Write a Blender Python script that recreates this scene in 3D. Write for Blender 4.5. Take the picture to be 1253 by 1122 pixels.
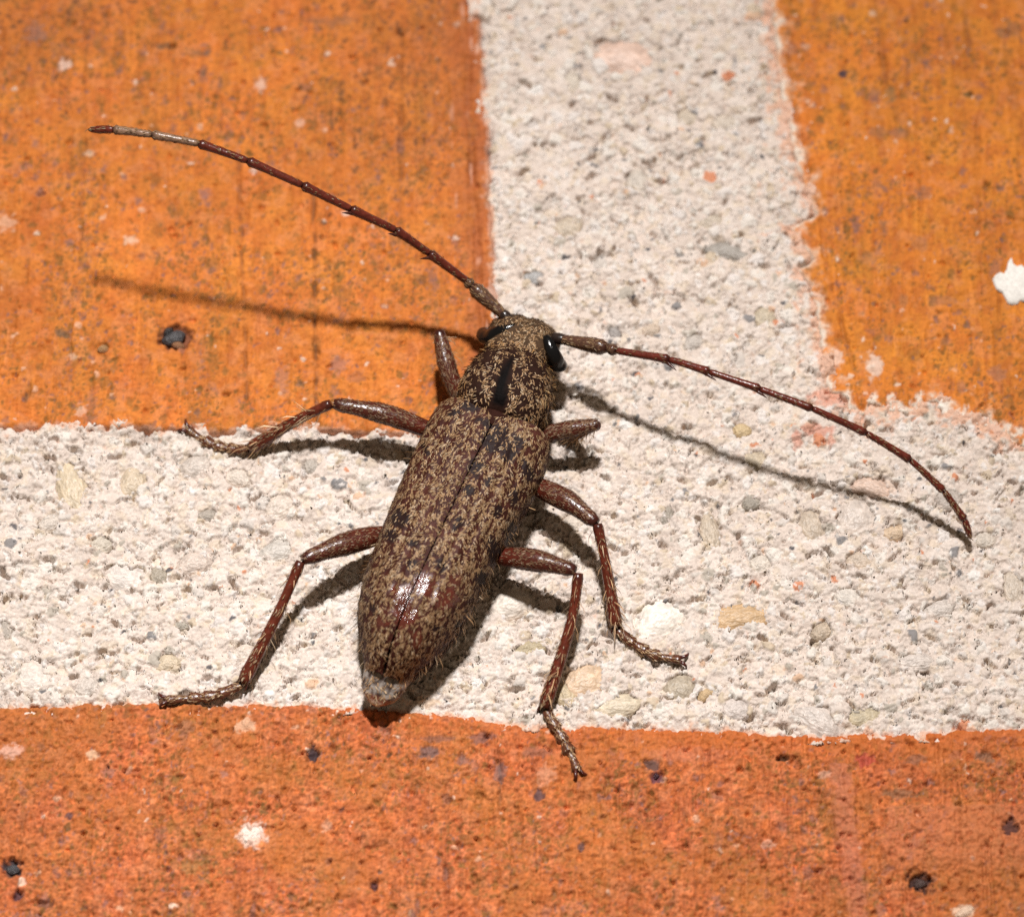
import bpy, math, random
import numpy as np
from mathutils import Vector, Matrix

# ----------------------------------------------------------------------------
# scale: working unit "u" = 0.03 mm (mortar joint ~340 u = 10 mm)
S = 3.0e-5
TILT = math.radians(25.0)        # camera sits below the wall normal, looking up
DIST = 6000.0                    # camera distance in u (18 cm)
W0, H0 = 1253.0, 1122.0
sc = bpy.context.scene
for o in list(bpy.data.objects):
    bpy.data.objects.remove(o, do_unlink=True)
col = sc.collection
rng = np.random.default_rng(11)
random.seed(5)

# wall frame -> world: local x = right, local y = up, local z = out of the wall
WALL_ROT = Matrix.Rotation(math.radians(90), 4, 'X')

# ------------------------------------------------------------------ camera
ct, st = math.cos(TILT), math.sin(TILT)
CAM = np.array([0.0, -st * DIST, ct * DIST])
FWD = -CAM / DIST
UP = np.array([0.0, ct, st])
RIGHT = np.array([1.0, 0.0, 0.0])

cd = bpy.data.cameras.new('camera')
cam = bpy.data.objects.new('camera', cd)
col.objects.link(cam)
m = Matrix(((RIGHT[0], UP[0], -FWD[0], CAM[0] * S),
            (RIGHT[1], UP[1], -FWD[1], CAM[1] * S),
            (RIGHT[2], UP[2], -FWD[2], CAM[2] * S),
            (0, 0, 0, 1)))
cam.matrix_world = WALL_ROT @ m
cd.sensor_fit = 'HORIZONTAL'
cd.sensor_width = 36.0
cd.lens = 36.0 * DIST / W0
cd.clip_start = 0.002
cd.clip_end = 10.0
cd.dof.use_dof = True
cd.dof.focus_distance = (DIST - 95.0) * S
cd.dof.aperture_fstop = 54.0
sc.camera = cam

# ------------------------------------------------------------------ light: one camera flash at night, dim ambient
w = bpy.data.worlds.new('World')
sc.world = w
w.use_nodes = True
bg = w.node_tree.nodes['Background']
bg.inputs[0].default_value = (1.0, 0.76, 0.52, 1)
bg.inputs[1].default_value = 0.19

LANG = math.radians(19.0)
LD = 9000.0
LPOS = np.array([0.0, math.sin(LANG) * LD, math.cos(LANG) * LD])
ld = bpy.data.lights.new('flash', 'AREA')
ld.shape = 'DISK'
ld.size = 640 * S
ld.energy = 0.0515
ld.spread = math.radians(36)
ld.color = (1.0, 0.975, 0.95)
flash = bpy.data.objects.new('flash', ld)
col.objects.link(flash)
lw = WALL_ROT @ Vector(LPOS * S)
flash.location = lw
flash.rotation_euler = (WALL_ROT @ Vector((-250 * S, -560 * S, 0)) - lw).to_track_quat('-Z', 'Y').to_euler()

sc.view_settings.view_transform = 'Standard'
sc.view_settings.look = 'None'
sc.view_settings.exposure = 0.0
sc.view_settings.gamma = 1.0
sc.view_settings.use_curve_mapping = False
sc.render.engine = 'CYCLES'
sc.cycles.use_denoising = False
sc.cycles.max_bounces = 6
sc.cycles.sample_clamp_indirect = 4.0


def P(u, v, z=0.0):
    """photo coordinate + height over the wall -> wall coordinate"""
    d = FWD * DIST + RIGHT * (u - W0 / 2) - UP * (v - H0 / 2)
    k = (z - CAM[2]) / d[2]
    p = CAM + d * k
    return np.array([p[0], p[1], z])


def proj(p):
    """wall coordinates (n,3) -> photo coordinates"""
    q = np.asarray(p) - CAM
    dep = q @ FWD
    return (q @ RIGHT) / dep * DIST + W0 / 2, H0 / 2 - (q @ UP) / dep * DIST


# ------------------------------------------------------------------ noise
def h2(ix, iy, seed):
    with np.errstate(over='ignore'):
        h = ix.astype(np.int64).astype(np.uint32) * np.uint32(374761393) + iy.astype(np.int64).astype(np.uint32) * np.uint32(668265263) + np.uint32((seed * 2246822519) & 0xffffffff)
        h = (h ^ (h >> np.uint32(13))) * np.uint32(1274126177)
        h ^= h >> np.uint32(16)
        h = h * np.uint32(2246822519)
        h ^= h >> np.uint32(15)
    return h.astype(np.float64) / 4294967296.0


def noise(x, y, cell, seed):
    x = x / cell + seed * 17.13
    y = y / cell + seed * 5.71
    ix, iy = np.floor(x), np.floor(y)
    fx, fy = x - ix, y - iy
    ux = fx * fx * fx * (fx * (fx * 6 - 15) + 10)
    uy = fy * fy * fy * (fy * (fy * 6 - 15) + 10)

    def g(ox, oy):
        a = h2(ix + ox, iy + oy, seed) * 2 * np.pi
        return np.cos(a) * (fx - ox) + np.sin(a) * (fy - oy)
    a = g(0, 0); b = g(1, 0); c = g(0, 1); d = g(1, 1)
    return 1.5 * ((a + (b - a) * ux) * (1 - uy) + (c + (d - c) * ux) * uy)


def fbm(x, y, cell, seed, octs=3, gain=0.5):
    r = 0; a = 1.0
    for k in range(octs):
        r = r + a * noise(x, y, cell / 2 ** k, seed + k * 7)
        a *= gain
    return r


def cells(x, y, cell, seed):
    """nearest jittered point: offset dx, dy to it and its hash values"""
    gx, gy = x / cell, y / cell
    ix, iy = np.floor(gx), np.floor(gy)
    best = np.full(x.shape, 1e9)
    bdx = np.zeros(x.shape); bdy = np.zeros(x.shape)
    bix = np.zeros(x.shape); biy = np.zeros(x.shape)
    for ox in (-1, 0, 1):
        for oy in (-1, 0, 1):
            cx, cy = ix + ox, iy + oy
            px = cx + h2(cx, cy, seed); py = cy + h2(cx, cy, seed + 1)
            dx, dy = gx - px, gy - py
            d = dx * dx + dy * dy
            mk = d < best
            best = np.where(mk, d, best)
            bdx = np.where(mk, dx, bdx); bdy = np.where(mk, dy, bdy)
            bix = np.where(mk, cx, bix); biy = np.where(mk, cy, biy)
    r = lambda k: h2(bix, biy, seed + 20 + k)
    return bdx * cell, bdy * cell, r


def sstep(a, b, x):
    t = np.clip((x - a) / (b - a), 0, 1)
    return t * t * (3 - 2 * t)


def mixc(c, colr, a):
    return c + (np.asarray(colr) - c) * a[:, None]


# ------------------------------------------------------------------ mesh helpers
def new_mesh(name, V, quads=None, tris=None, smooth=True, tint=None, polys=None, gloss=None):
    me = bpy.data.meshes.new(name)
    V = np.asarray(V, dtype=np.float64) * S
    if polys is not None:
        me.from_pydata([tuple(v) for v in V], [], polys)
    else:
        nq = 0 if quads is None else len(quads)
        nt = 0 if tris is None else len(tris)
        me.vertices.add(len(V))
        me.vertices.foreach_set('co', V.astype(np.float32).ravel())
        loops = []
        if nq: loops.append(np.asarray(quads).ravel())
        if nt: loops.append(np.asarray(tris).ravel())
        lp = np.concatenate(loops).astype(np.int32)
        me.loops.add(len(lp))
        me.loops.foreach_set('vertex_index', lp)
        st_ = np.concatenate([np.arange(nq) * 4, nq * 4 + np.arange(nt) * 3]).astype(np.int32)
        me.polygons.add(nq + nt)
        me.polygons.foreach_set('loop_start', st_)
        me.update(calc_edges=True)
    if smooth:
        me.polygons.foreach_set('use_smooth', np.ones(len(me.polygons), dtype=bool))
    if tint is not None:
        a = me.color_attributes.new('tint', 'FLOAT_COLOR', 'POINT')
        t4 = np.ones((len(V), 4), dtype=np.float32); t4[:, :3] = tint
        t4[:, 3] = 1.0 if gloss is None else gloss
        a.data.foreach_set('color', t4.ravel())
    me.validate()
    return me


def obj(name, me, mat=None, parent=None, kind=None):
    o = bpy.data.objects.new(name, me)
    col.objects.link(o)
    if mat is not None and me is not None and not me.materials:
        me.materials.append(mat)
    if parent is not None:
        o.parent = parent
    if kind:
        o['kind'] = kind
    return o


def thing(name, label, cat, origin):
    o = bpy.data.objects.new(name, None)
    o.empty_display_size = 0.002
    col.objects.link(o)
    o.rotation_euler = (math.radians(90), 0, 0)
    o.location = WALL_ROT @ Vector(np.asarray(origin) * S)
    o['label'] = label
    o['category'] = cat
    return o


# ------------------------------------------------------------------ materials
def material(name):
    mt = bpy.data.materials.new(name)
    mt.use_nodes = True
    return mt, mt.node_tree.nodes, mt.node_tree.links, mt.node_tree.nodes['Principled BSDF']


def surface_mat(name, rough, spec, bump_scale, bump_d, var_scale, var_amt, bump2=None, source='tint', coat=0.0, sub=0.0, unit=None):
    """colour from the mesh's own tint (or the object's colour), broken up by node noise, with fine procedural relief"""
    mt, N, L, B = material(name)
    tc = N.new('ShaderNodeTexCoord')
    if source == 'tint':
        at = N.new('ShaderNodeAttribute'); at.attribute_name = 'tint'; csrc = at.outputs['Color']
    else:
        at = N.new('ShaderNodeObjectInfo'); csrc = at.outputs['Color']
    nz = N.new('ShaderNodeTexNoise')
    nz.inputs['Scale'].default_value = 1.0 / (var_scale * (unit or S))
    nz.inputs['Detail'].default_value = 4
    nz.inputs['Roughness'].default_value = 0.65
    L.new(tc.outputs['Object'], nz.inputs['Vector'])
    mr = N.new('ShaderNodeMapRange')
    mr.inputs['From Min'].default_value = 0.3; mr.inputs['From Max'].default_value = 0.7
    mr.inputs['To Min'].default_value = 1 - var_amt; mr.inputs['To Max'].default_value = 1 + var_amt
    L.new(nz.outputs['Fac'], mr.inputs['Value'])
    mx = N.new('ShaderNodeMix'); mx.data_type = 'RGBA'; mx.blend_type = 'MULTIPLY'
    mx.inputs['Factor'].default_value = 1.0
    L.new(csrc, mx.inputs['A']); L.new(mr.outputs['Result'], mx.inputs['B'])
    L.new(mx.outputs['Result'], B.inputs['Base Color'])
    B.inputs['Roughness'].default_value = rough
    B.inputs['Specular IOR Level'].default_value = spec
    B.inputs['Coat Weight'].default_value = coat
    B.inputs['Coat Roughness'].default_value = 0.25
    if sub > 0:
        B.inputs['Subsurface Weight'].default_value = sub
        B.inputs['Subsurface Radius'].default_value = (1.0, 0.8, 0.6)
        B.inputs['Subsurface Scale'].default_value = 6 * S
    prev = None
    for bs, bd in [(bump_scale, bump_d)] + ([bump2] if bump2 else []):
        n2 = N.new('ShaderNodeTexNoise')
        n2.inputs['Scale'].default_value = 1.0 / (bs * (unit or S))
        n2.inputs['Detail'].default_value = 3
        L.new(tc.outputs['Object'], n2.inputs['Vector'])
        bp = N.new('ShaderNodeBump')
        bp.inputs['Strength'].default_value = 1.0
        bp.inputs['Distance'].default_value = bd * S
        L.new(n2.outputs['Fac'], bp.inputs['Height'])
        if prev: L.new(prev.outputs['Normal'], bp.inputs['Normal'])
        prev = bp
    L.new(prev.outputs['Normal'], B.inputs['Normal'])
    return mt


M_mortar = surface_mat('mortar_material', 0.85, 0.3, 4, 1.3, 3.5, 0.13)
M_brick = surface_mat('brick_material', 0.75, 0.22, 6, 1.2, 5, 0.16, bump2=(2.5, 0.7))
M_pebble = surface_mat('pebble_material', 0.45, 0.42, 0.3, 3.4, 0.3, 0.3, source='object', unit=1.0)
M_shell = surface_mat('chitin_material', 0.24, 0.4, 5, 0.9, 12, 0.25, bump2=(2.5, 0.5))
# worn bare chitin is polished, the rest has a dull microscopic grain: the mesh's own gloss value sets the roughness
_n, _l = M_shell.node_tree.nodes, M_shell.node_tree.links
_mr = _n.new('ShaderNodeMapRange')
_mr.inputs['To Min'].default_value = 0.62; _mr.inputs['To Max'].default_value = 0.17
_at = [q for q in _n if q.bl_idname == 'ShaderNodeAttribute'][0]
_l.new(_at.outputs['Alpha'], _mr.inputs['Value'])
_l.new(_mr.outputs['Result'], _n['Principled BSDF'].inputs['Roughness'])
_ms = _n.new('ShaderNodeMapRange')
_ms.inputs['To Min'].default_value = 0.04; _ms.inputs['To Max'].default_value = 0.95
_l.new(_at.outputs['Alpha'], _ms.inputs['Value'])
_l.new(_ms.outputs['Result'], _n['Principled BSDF'].inputs['Specular IOR Level'])
M_smooth = surface_mat('polished_chitin_material', 0.33, 0.3, 6, 0.5, 20, 0.2)
M_limb = surface_mat('limb_chitin_material', 0.27, 0.38, 5, 0.7, 7, 0.35)
M_hair = surface_mat('hair_material', 0.5, 0.2, 5, 0.1, 6, 0.1)

# ------------------------------------------------------------------ the wall: edges of the bricks on its face
def curve_x(pts):
    q = np.array([P(u, v)[:2] for u, v in pts])
    q = q[np.argsort(q[:, 1])]
    return lambda y: np.interp(y, q[:, 1], q[:, 0])


def curve_y(pts):
    q = np.array([P(u, v)[:2] for u, v in pts])
    q = q[np.argsort(q[:, 0])]
    return lambda x: np.interp(x, q[:, 0], q[:, 1])


xr_left = curve_x([(575, -300), (584, 0), (590, 60), (597, 160), (599, 230), (604, 300), (607, 360), (609, 420), (610, 540)])
yb_left = curve_y([(-400, 520), (0, 527), (60, 524), (110, 530), (150, 525), (200, 528), (270, 532), (330, 528), (400, 528), (470, 534), (540, 534), (620, 534)])
xl_right = curve_x([(925, -300), (943, 0), (948, 60), (955, 110), (964, 160), (978, 215), (994, 254), (999, 264), (966, 279), (980, 300), (994, 320), (974, 333), (990, 350), (998, 380), (1003, 420), (1010, 460), (1016, 540)])
yb_right = curve_y([(960, 470), (1010, 478), (1040, 500), (1056, 517), (1066, 500), (1100, 508), (1140, 500), (1180, 512), (1220, 530), (1253, 550), (1600, 575)])
yt_low = curve_y([(-400, 858), (0, 866), (40, 864), (100, 863), (180, 860), (280, 864), (330, 861), (400, 863), (470, 868), (520, 872), (570, 876), (620, 885), (660, 890), (720, 888), (780, 890), (830, 893), (900, 893), (950, 899), (1000, 901), (1060, 896), (1120, 898), (1180, 893), (1253, 891), (1600, 885)])


def smin(a, b, k):
    h = np.clip(0.5 + 0.5 * (b - a) / k, 0, 1)
    return b + (a - b) * h - k * h * (1 - h)


def d_left(x, y):
    return smin(xr_left(y) - x, y - yb_left(x), 16) + 2.6 * fbm(x, y, 22, 31, 3, 0.6)


def d_right(x, y):
    bot = y - yb_right(x) + 13 * fbm(x, y, 34, 41, 4, 0.6)
    return smin(x - xl_right(y), bot, 12) + 2.4 * fbm(x, y, 18, 44, 3, 0.6)


def d_low(x, y):
    return yt_low(x) - y + 2.4 * fbm(x, y, 20, 52, 3, 0.6)


def axis(lo, hi, step, far):
    c = np.arange(lo, hi + step, step)
    ext = []; s_ = step; t = 0.0
    while t < far:
        s_ *= 1.2; t += s_; ext.append(t)
    ext = np.array(ext)
    return np.concatenate([lo - ext[::-1], c, c[-1] + ext])


def field(name, step, keep_fn, z_fn, mat, parent, skirt=-900.0, far=500.0):
    xs = axis(-665, 665, step, far)
    ys = axis(-640, 680, step * 1.0, far)
    X, Y = np.meshgrid(xs, ys)
    shp = X.shape
    keep = keep_fn(X.ravel(), Y.ravel()).reshape(shp)
    fk = keep[:-1, :-1] & keep[1:, :-1] & keep[:-1, 1:] & keep[1:, 1:]
    used = np.zeros(shp, bool)
    used[:-1, :-1] |= fk; used[1:, :-1] |= fk; used[:-1, 1:] |= fk; used[1:, 1:] |= fk
    idx = np.full(shp, -1, dtype=np.int64)
    idx[used] = np.arange(used.sum())
    x = X[used]; y = Y[used]
    z, tint = z_fn(x, y)
    V = np.stack([x, y, z], 1)
    jj, ii = np.nonzero(fk)
    Q = np.stack([idx[jj, ii], idx[jj, ii + 1], idx[jj + 1, ii + 1], idx[jj + 1, ii]], 1)
    # side walls going back into the masonry
    E = np.concatenate([Q[:, [0, 1]], Q[:, [1, 2]], Q[:, [2, 3]], Q[:, [3, 0]]])
    key = E.min(1) * len(V) + E.max(1)
    _, first, cnt = np.unique(key, return_index=True, return_counts=True)
    B = E[first[cnt == 1]]
    bv = np.unique(B)
    mp = np.full(len(V), -1); mp[bv] = len(V) + np.arange(len(bv))
    low = V[bv].copy(); low[:, 2] = skirt
    V2 = np.concatenate([V, low]); t2 = np.concatenate([tint, tint[bv]])
    Q2 = np.stack([B[:, 1], B[:, 0], mp[B[:, 0]], mp[B[:, 1]]], 1)
    me = new_mesh(name, V2, np.concatenate([Q, Q2]), tint=t2)
    return obj(name, me, mat, parent)


wall = thing('brick_wall', 'orange brick wall with wide pale sandy mortar joints under the beetle', 'wall', (0, 0, 0))

# pebbles bedded in the mortar: photo u, v, half-width, half-height, rotation, colour
PEB = [
    (993, 642, 15, 21, 20, (.42, .35, .28)), (868, 652, 11, 20, 10, (.44, .37, .29)), (921, 614, 12, 7, 30, (.25, .23, .20)),
    (815, 632, 7, 11, -20, (.26, .24, .21)), (1065, 597, 24, 12, -20, (.55, .40, .33)), (1046, 632, 22, 20, 30, (.52, .46, .43)),
    (1093, 651, 13, 9, 10, (.55, .41, .28)), (1052, 687, 15, 11, 0, (.46, .38, .31)), (1038, 731, 16, 9, -15, (.58, .55, .52)),
    (906, 755, 31, 13, 8, (.46, .29, .13)), (806, 758, 31, 23, 15, (.72, .68, .64)), (1005, 772, 12, 8, 30, (.42, .34, .26)),
    (832, 841, 16, 15, 0, (.34, .29, .22)), (1000, 880, 24, 14, -30, (.52, .47, .45)), (1055, 876, 18, 9, 10, (.42, .36, .24)),
    (900, 868, 15, 11, 0, (.52, .47, .46)), (864, 850, 10, 5, 30, (.52, .36, .18)), (714, 832, 25, 17, 15, (.53, .37, .24)),
    (756, 863, 26, 12, 5, (.52, .45, .34)), (648, 794, 18, 8, 20, (.34, .28, .16)), (692, 848, 12, 12, 0, (.45, .36, .22)),
    (88, 597, 15, 28, 12, (.53, .44, .31)), (161, 592, 15, 17, 0, (.52, .43, .32)), (240, 570, 17, 12, 10, (.48, .43, .40)),
    (253, 631, 10, 7, 0, (.32, .29, .26)), (121, 667, 14, 9, 20, (.48, .44, .38)), (153, 705, 24, 15, -10, (.58, .53, .51)),
    (194, 705, 10, 10, 0, (.28, .25, .20)), (236, 690, 18, 12, 0, (.54, .46, .42)), (222, 765, 9, 5, 0, (.32, .30, .26)),
    (341, 673, 20, 13, 10, (.45, .43, .41)), (342, 620, 18, 13, 30, (.56, .49, .44)), (8, 770, 7, 11, 0, (.34, .31, .28)),
    (381, 571, 8, 8, 0, (.40, .37, .34)), (290, 585, 16, 10, -30, (.57, .51, .46)), (762, 69, 37, 19, -12, (.60, .42, .35)),
    (695, 278, 16, 13, 0, (.46, .39, .31)), (780, 223, 13, 16, 0, (.48, .44, .40)), (842, 144, 13, 9, 30, (.50, .43, .35)),
    (887, 151, 16, 10, 0, (.52, .46, .40)), (890, 309, 25, 9, -20, (.27, .26, .25)), (652, 339, 11, 8, 0, (.30, .32, .35)),
    (796, 404, 11, 7, 0, (.52, .42, .34)), (752, 408, 6, 8, 20, (.30, .29, .30)), (923, 564, 14, 10, 20, (.44, .37, .27)),
    (908, 527, 9, 7, 0, (.56, .42, .22)), (848, 420, 12, 10, 0, (.45, .42, .40)), (934, 388, 12, 10, 20, (.46, .40, .30)),
    (700, 100, 9, 14, 10, (.55, .50, .44)), (870, 272, 14, 7, 10, (.50, .44, .37)), (1160, 610, 14, 11, 30, (.38, .34, .32)),
    (1240, 720, 12, 18, 0, (.48, .42, .36)), (625, 738, 24, 18, 0, (.64, .58, .53)), (700, 640, 13, 9, 0, (.55, .48, .42)),
    (60, 640, 13, 9, 20, (.55, .50, .46)), (300, 800, 15, 10, 0, (.57, .50, .45)), (40, 830, 20, 14, 0, (.60, .55, .52)),
    (105, 840, 13, 10, 40, (.52, .47, .44)), (205, 812, 13, 9, 0, (.54, .45, .33)), (930, 690, 12, 9, 0, (.60, .55, .50)),
    (1150, 745, 16, 10, 10, (.54, .50, .48)), (1120, 810, 20, 9, 5, (.56, .51, .49)), (1205, 660, 12, 8, 0, (.55, .50, .45)),
]
PXY = np.array([P(p[0], p[1])[:2] for p in PEB])


def peb_mask(x, y):
    """1 inside the irregular hole in the paste that shows a pebble"""
    out = np.zeros(x.shape)
    wx = x + 7.5 * fbm(x, y, 20, 61, 4, 0.6); wy = y + 7.5 * fbm(x, y, 20, 67, 4, 0.6)
    for (u, v, a, b, r, c), (cx, cy) in zip(PEB, PXY):
        sel = np.nonzero((np.abs(x - cx) < a + b + 12) & (np.abs(y - cy) < a + b + 12))[0]
        if not len(sel): continue
        dx, dy = wx[sel] - cx, wy[sel] - cy
        cr, sr = math.cos(math.radians(r)), math.sin(math.radians(r))
        e = np.hypot((dx * cr + dy * sr) / a, (-dx * sr + dy * cr) / (b * 1.1))
        out[sel] = np.maximum(out[sel], 1 - sstep(0.82, 1.0, e))
    return out


def mortar_fn(x, y):
    wx = x + 3.5 * noise(x, y, 12, 3) + 1.5 * noise(x, y, 5, 4); wy = y + 3.5 * noise(x, y, 12, 5) + 1.5 * noise(x, y, 5, 6)
    z = 5.0 * fbm(x, y, 120, 1, 2) + 4.0 * noise(x, y, 42, 8)
    # crumbly paste: lumps with sharp creases between them
    rg = .25 + .85 * sstep(-.3, .35, fbm(x, y, 46, 19, 2))
    z += rg * (3.0 * (0.5 - np.abs(noise(wx, wy * 1.25, 19, 9))) + 1.7 * (0.4 - np.abs(noise(wx, wy * 1.2, 9, 10))) + 1.0 * noise(wx, wy, 5, 12)) + 0.6 * noise(x, y, 3.2, 13)
    # broken plates of paste with stepped edges
    for k, (cell, hh, tl) in enumerate(((44, 3.6, .08), (21, 2.7, .12), (11, 1.5, .13))):
        dx, dy, r = cells(wx + 1.8 * noise(x, y, 4, 18 + k), wy * 1.45, cell, 700 + k * 40)
        z += hh * (r(0) - .5) * 2 * sstep(.15, .5, r(3)) + tl * (dx * (r(1) - .5) + dy * (r(2) - .5)) * 2
    v0 = fbm(x, y, 70, 14, 3)
    c = np.empty((len(x), 3)); c[:] = (0.535, 0.452, 0.397)
    c *= (1 + 0.07 * v0 + 0.06 * noise(x, y, 9, 15))[:, None]
    c = mixc(c, (0.60, 0.53, 0.48), sstep(-0.1, 0.4, noise(x, y, 26, 16)) * 0.6)
    c = mixc(c, (0.54, 0.44, 0.33), sstep(0.1, 0.5, noise(wx, wy, 15, 17)) * 0.45)
    # sand grains of three sizes
    for k, (cell, frac, r0, r1, hh) in enumerate(((24, .66, 4.5, 11, 2.8), (13, .45, 2.6, 5.2, 1.7), (7.5, .35, 1.6, 2.9, 1.0))):
        dx, dy, r = cells(wx, wy, cell, 100 + k * 40)
        has = r(0) < frac
        rad = r0 + (r1 - r0) * r(1) ** 1.5
        th = r(2) * np.pi
        asp = 0.6 + 0.4 * r(3)
        ex = dx * np.cos(th) + dy * np.sin(th); ey = (-dx * np.sin(th) + dy * np.cos(th)) / asp
        e = np.hypot(ex, ey) / rad
        ins = has & (e < 1)
        a = np.where(ins, 1.0, 0.0) * (1 - sstep(0.85, 1.0, e))
        dome = hh * (np.sqrt(np.clip(1 - e * e, 0, 1)) - 0.35) * (0.6 + 0.9 * r(4))
        z = np.where(ins, z * 0.4 + dome + .8, z)
        z -= np.where(has, 1.6 * np.exp(-((e - 1.08) / 0.13) ** 2), 0)
        pick = r(5)
        pal = [(.60, .00, (.60, .55, .52)), (.34, 0, (.50, .45, .41)), (.22, 0, (.47, .38, .28)), (.13, 0, (.36, .32, .27)), (.075, 0, (.66, .63, .60)), (.05, 0, (.55, .36, .24)), (.035, 0, (.17, .165, .17)), (.012, 0, (.50, .18, .08))]
        gc = np.empty_like(c); gc[:] = (.60, .55, .50)
        for th_, _, cc in pal:
            gc[pick < th_] = cc
        c = c + (gc - c) * (a * 0.88)[:, None]
    # pits and torn crevices
    for k, (cell, frac, r0, r1, dep) in enumerate(((38, .42, 5, 12, 14), (17, .17, 2.8, 6.5, 11), (9, .20, 1.6, 3.4, 7))):
        dx, dy, r = cells(wx + 50, wy * 1.15, cell, 300 + k * 40)
        has = r(0) < frac
        th = (r(2) - 0.5) * 1.9
        rad = r0 + (r1 - r0) * r(1)
        ex = dx * np.cos(th) + dy * np.sin(th); ey = (-dx * np.sin(th) + dy * np.cos(th)) / (0.16 + 0.24 * r(3))
        e = np.hypot(ex, ey) / rad
        z -= np.where(has & (e < 1.25), dep * (1 - sstep(0.45, 1.2, e)), 0)
    for k, (cell, wdt, dep, cov) in enumerate(((34, .035, 9, .08), (17, .05, 6, .10), (10, .07, 3.5, .12))):
        nz_ = noise(x * .8 + 3 * noise(x, y, 7, 21 + k), y * 1.7 + 3 * noise(x, y, 7, 24 + k), cell, 27 + k)
        on = sstep(cov, cov + .15, noise(x, y, cell * .9, 33 + k))
        z -= dep * on * (1 - sstep(wdt * .4, wdt, np.abs(nz_)))
    for (u, v, a, b, rot, dep) in ((990, 267, 15, 4, 30, 18), (984, 325, 12, 4.5, 15, 18), (134, 672, 13, 3.5, 30, 14), (98, 717, 7, 3, 0, 12), (30, 731, 7, 4, -30, 13), (47, 757, 6, 2.4, 10, 10), (125, 804, 12, 3, 30, 13), (91, 829, 6, 4, 0, 12),
                                   (66, 713, 20, 2, -8, 9), (150, 722, 24, 2, -8, 10), (141, 651, 16, 2.6, 4, 10), (912, 809, 12, 3, 0, 13), (893, 700, 6, 3.5, 10, 11), (1040, 743, 9, 2.4, 20, 9), (1097, 711, 9, 2, 0, 10), (5, 585, 10, 4, -30, 13),
                                   (5, 705, 12, 4, -35, 15), (765, 678, 6, 5, 0, 12), (780, 885, 16, 3, 0, 13), (1140, 780, 10, 2.4, -25, 10), (60, 560, 14, 3, -20, 11), (50, 548, 12, 2.4, -40, 10), (215, 708, 8, 6, 0, 12), (255, 830, 8, 4, 10, 11), (262, 880, 6, 3, 0, 9),
                                   (925, 148, 14, 3, 20, 12), (880, 158, 12, 3, -10, 11), (935, 325, 10, 4, 0, 12), (960, 400, 14, 3, 10, 11), (700, 170, 12, 2.4, -15, 9), (640, 190, 16, 2, 10, 9), (1150, 690, 8, 3, 0, 10), (1030, 695, 12, 3, -20, 10), (1118, 640, 7, 3, 20, 10), (1215, 690, 9, 2.5, 10, 10), (1240, 590, 6, 6, 0, 11), (330, 640, 12, 2.5, 20, 10), (420, 610, 12, 2.5, -20, 10), (380, 780, 10, 2.5, 15, 10), (570, 830, 10, 2.5, 10, 9)):
        cx, cy = P(u, v)[:2]; cr, sr = math.cos(math.radians(rot)), math.sin(math.radians(rot))
        e = np.hypot(((wx - cx) * cr + (wy - cy) * sr) / a, (-(wx - cx) * sr + (wy - cy) * cr) / b)
        z -= dep * (1 - sstep(.4, 1.1, e))
    # a few black sand specks
    dx, dy, r = cells(wx, wy, 30, 501)
    e = np.hypot(dx, dy * 1.4) / (1.8 + 2.6 * r(1))
    c = mixc(c, (0.05, 0.05, 0.06), np.where(r(0) < 0.16, 1 - sstep(0.7, 1.0, e), 0) * 0.9)
    # bedded pebbles show through holes in the paste
    pm = peb_mask(x, y)
    z = z * (1 - 0.4 * pm) - 9 * pm
    # brick dust smeared over the paste beside the bricks
    dl, dr, dw = d_left(x, y), d_right(x, y), d_low(x, y)
    near = np.maximum(np.exp(np.minimum(dr, 0) / 16) * 0.9, np.maximum(np.exp(np.minimum(dl, 0) / 5) * 0.5, np.exp(np.minimum(dw, 0) / 4) * 0.6))
    sm = sstep(0.30, 0.75, near + 0.45 * fbm(x, y, 14, 71, 3, 0.6))
    c = mixc(c, (0.56, 0.27, 0.15), sm * 0.62)
    for (u, v, a, b, cc, al) in ((1022, 488, 34, 15, (.55, .26, .18), .75), (998, 527, 27, 9, (.50, .22, .15), .75), (975, 540, 7, 12, (.50, .22, .15), .7), (1018, 540, 6, 12, (.50, .22, .15), .7), (1075, 598, 26, 12, (.56, .40, .31), .5), (520, 860, 30, 5, (.5, .3, .15), .4)):
        cx, cy = P(u, v)[:2]
        e = np.hypot((wx - cx) / a, (wy - cy) / b) + 0.35 * fbm(x, y, 11, 73, 3)
        c = mixc(c, cc, (1 - sstep(0.7, 1.05, e)) * al)
    # the joint is tooled slightly hollow near the lower brick
    z += 3.0 - 5.0 * np.exp(np.minimum(dw, 0) / 14) - 9.0 * np.exp(np.minimum(dl, 0) / 4.5) * sstep(-.15, .2, noise(x, y, 34, 75)) - 7.0 * np.exp(np.minimum(dr, 0) / 4) * sstep(.05, .35, noise(x, y, 30, 76))
    return z, np.clip(c, 0.02, 0.85)


mortar = field('mortar', 1.6, lambda x, y: (np.maximum(np.maximum(d_left(x, y), d_right(x, y)), d_low(x, y)) < 13), mortar_fn, M_mortar, wall)


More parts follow.
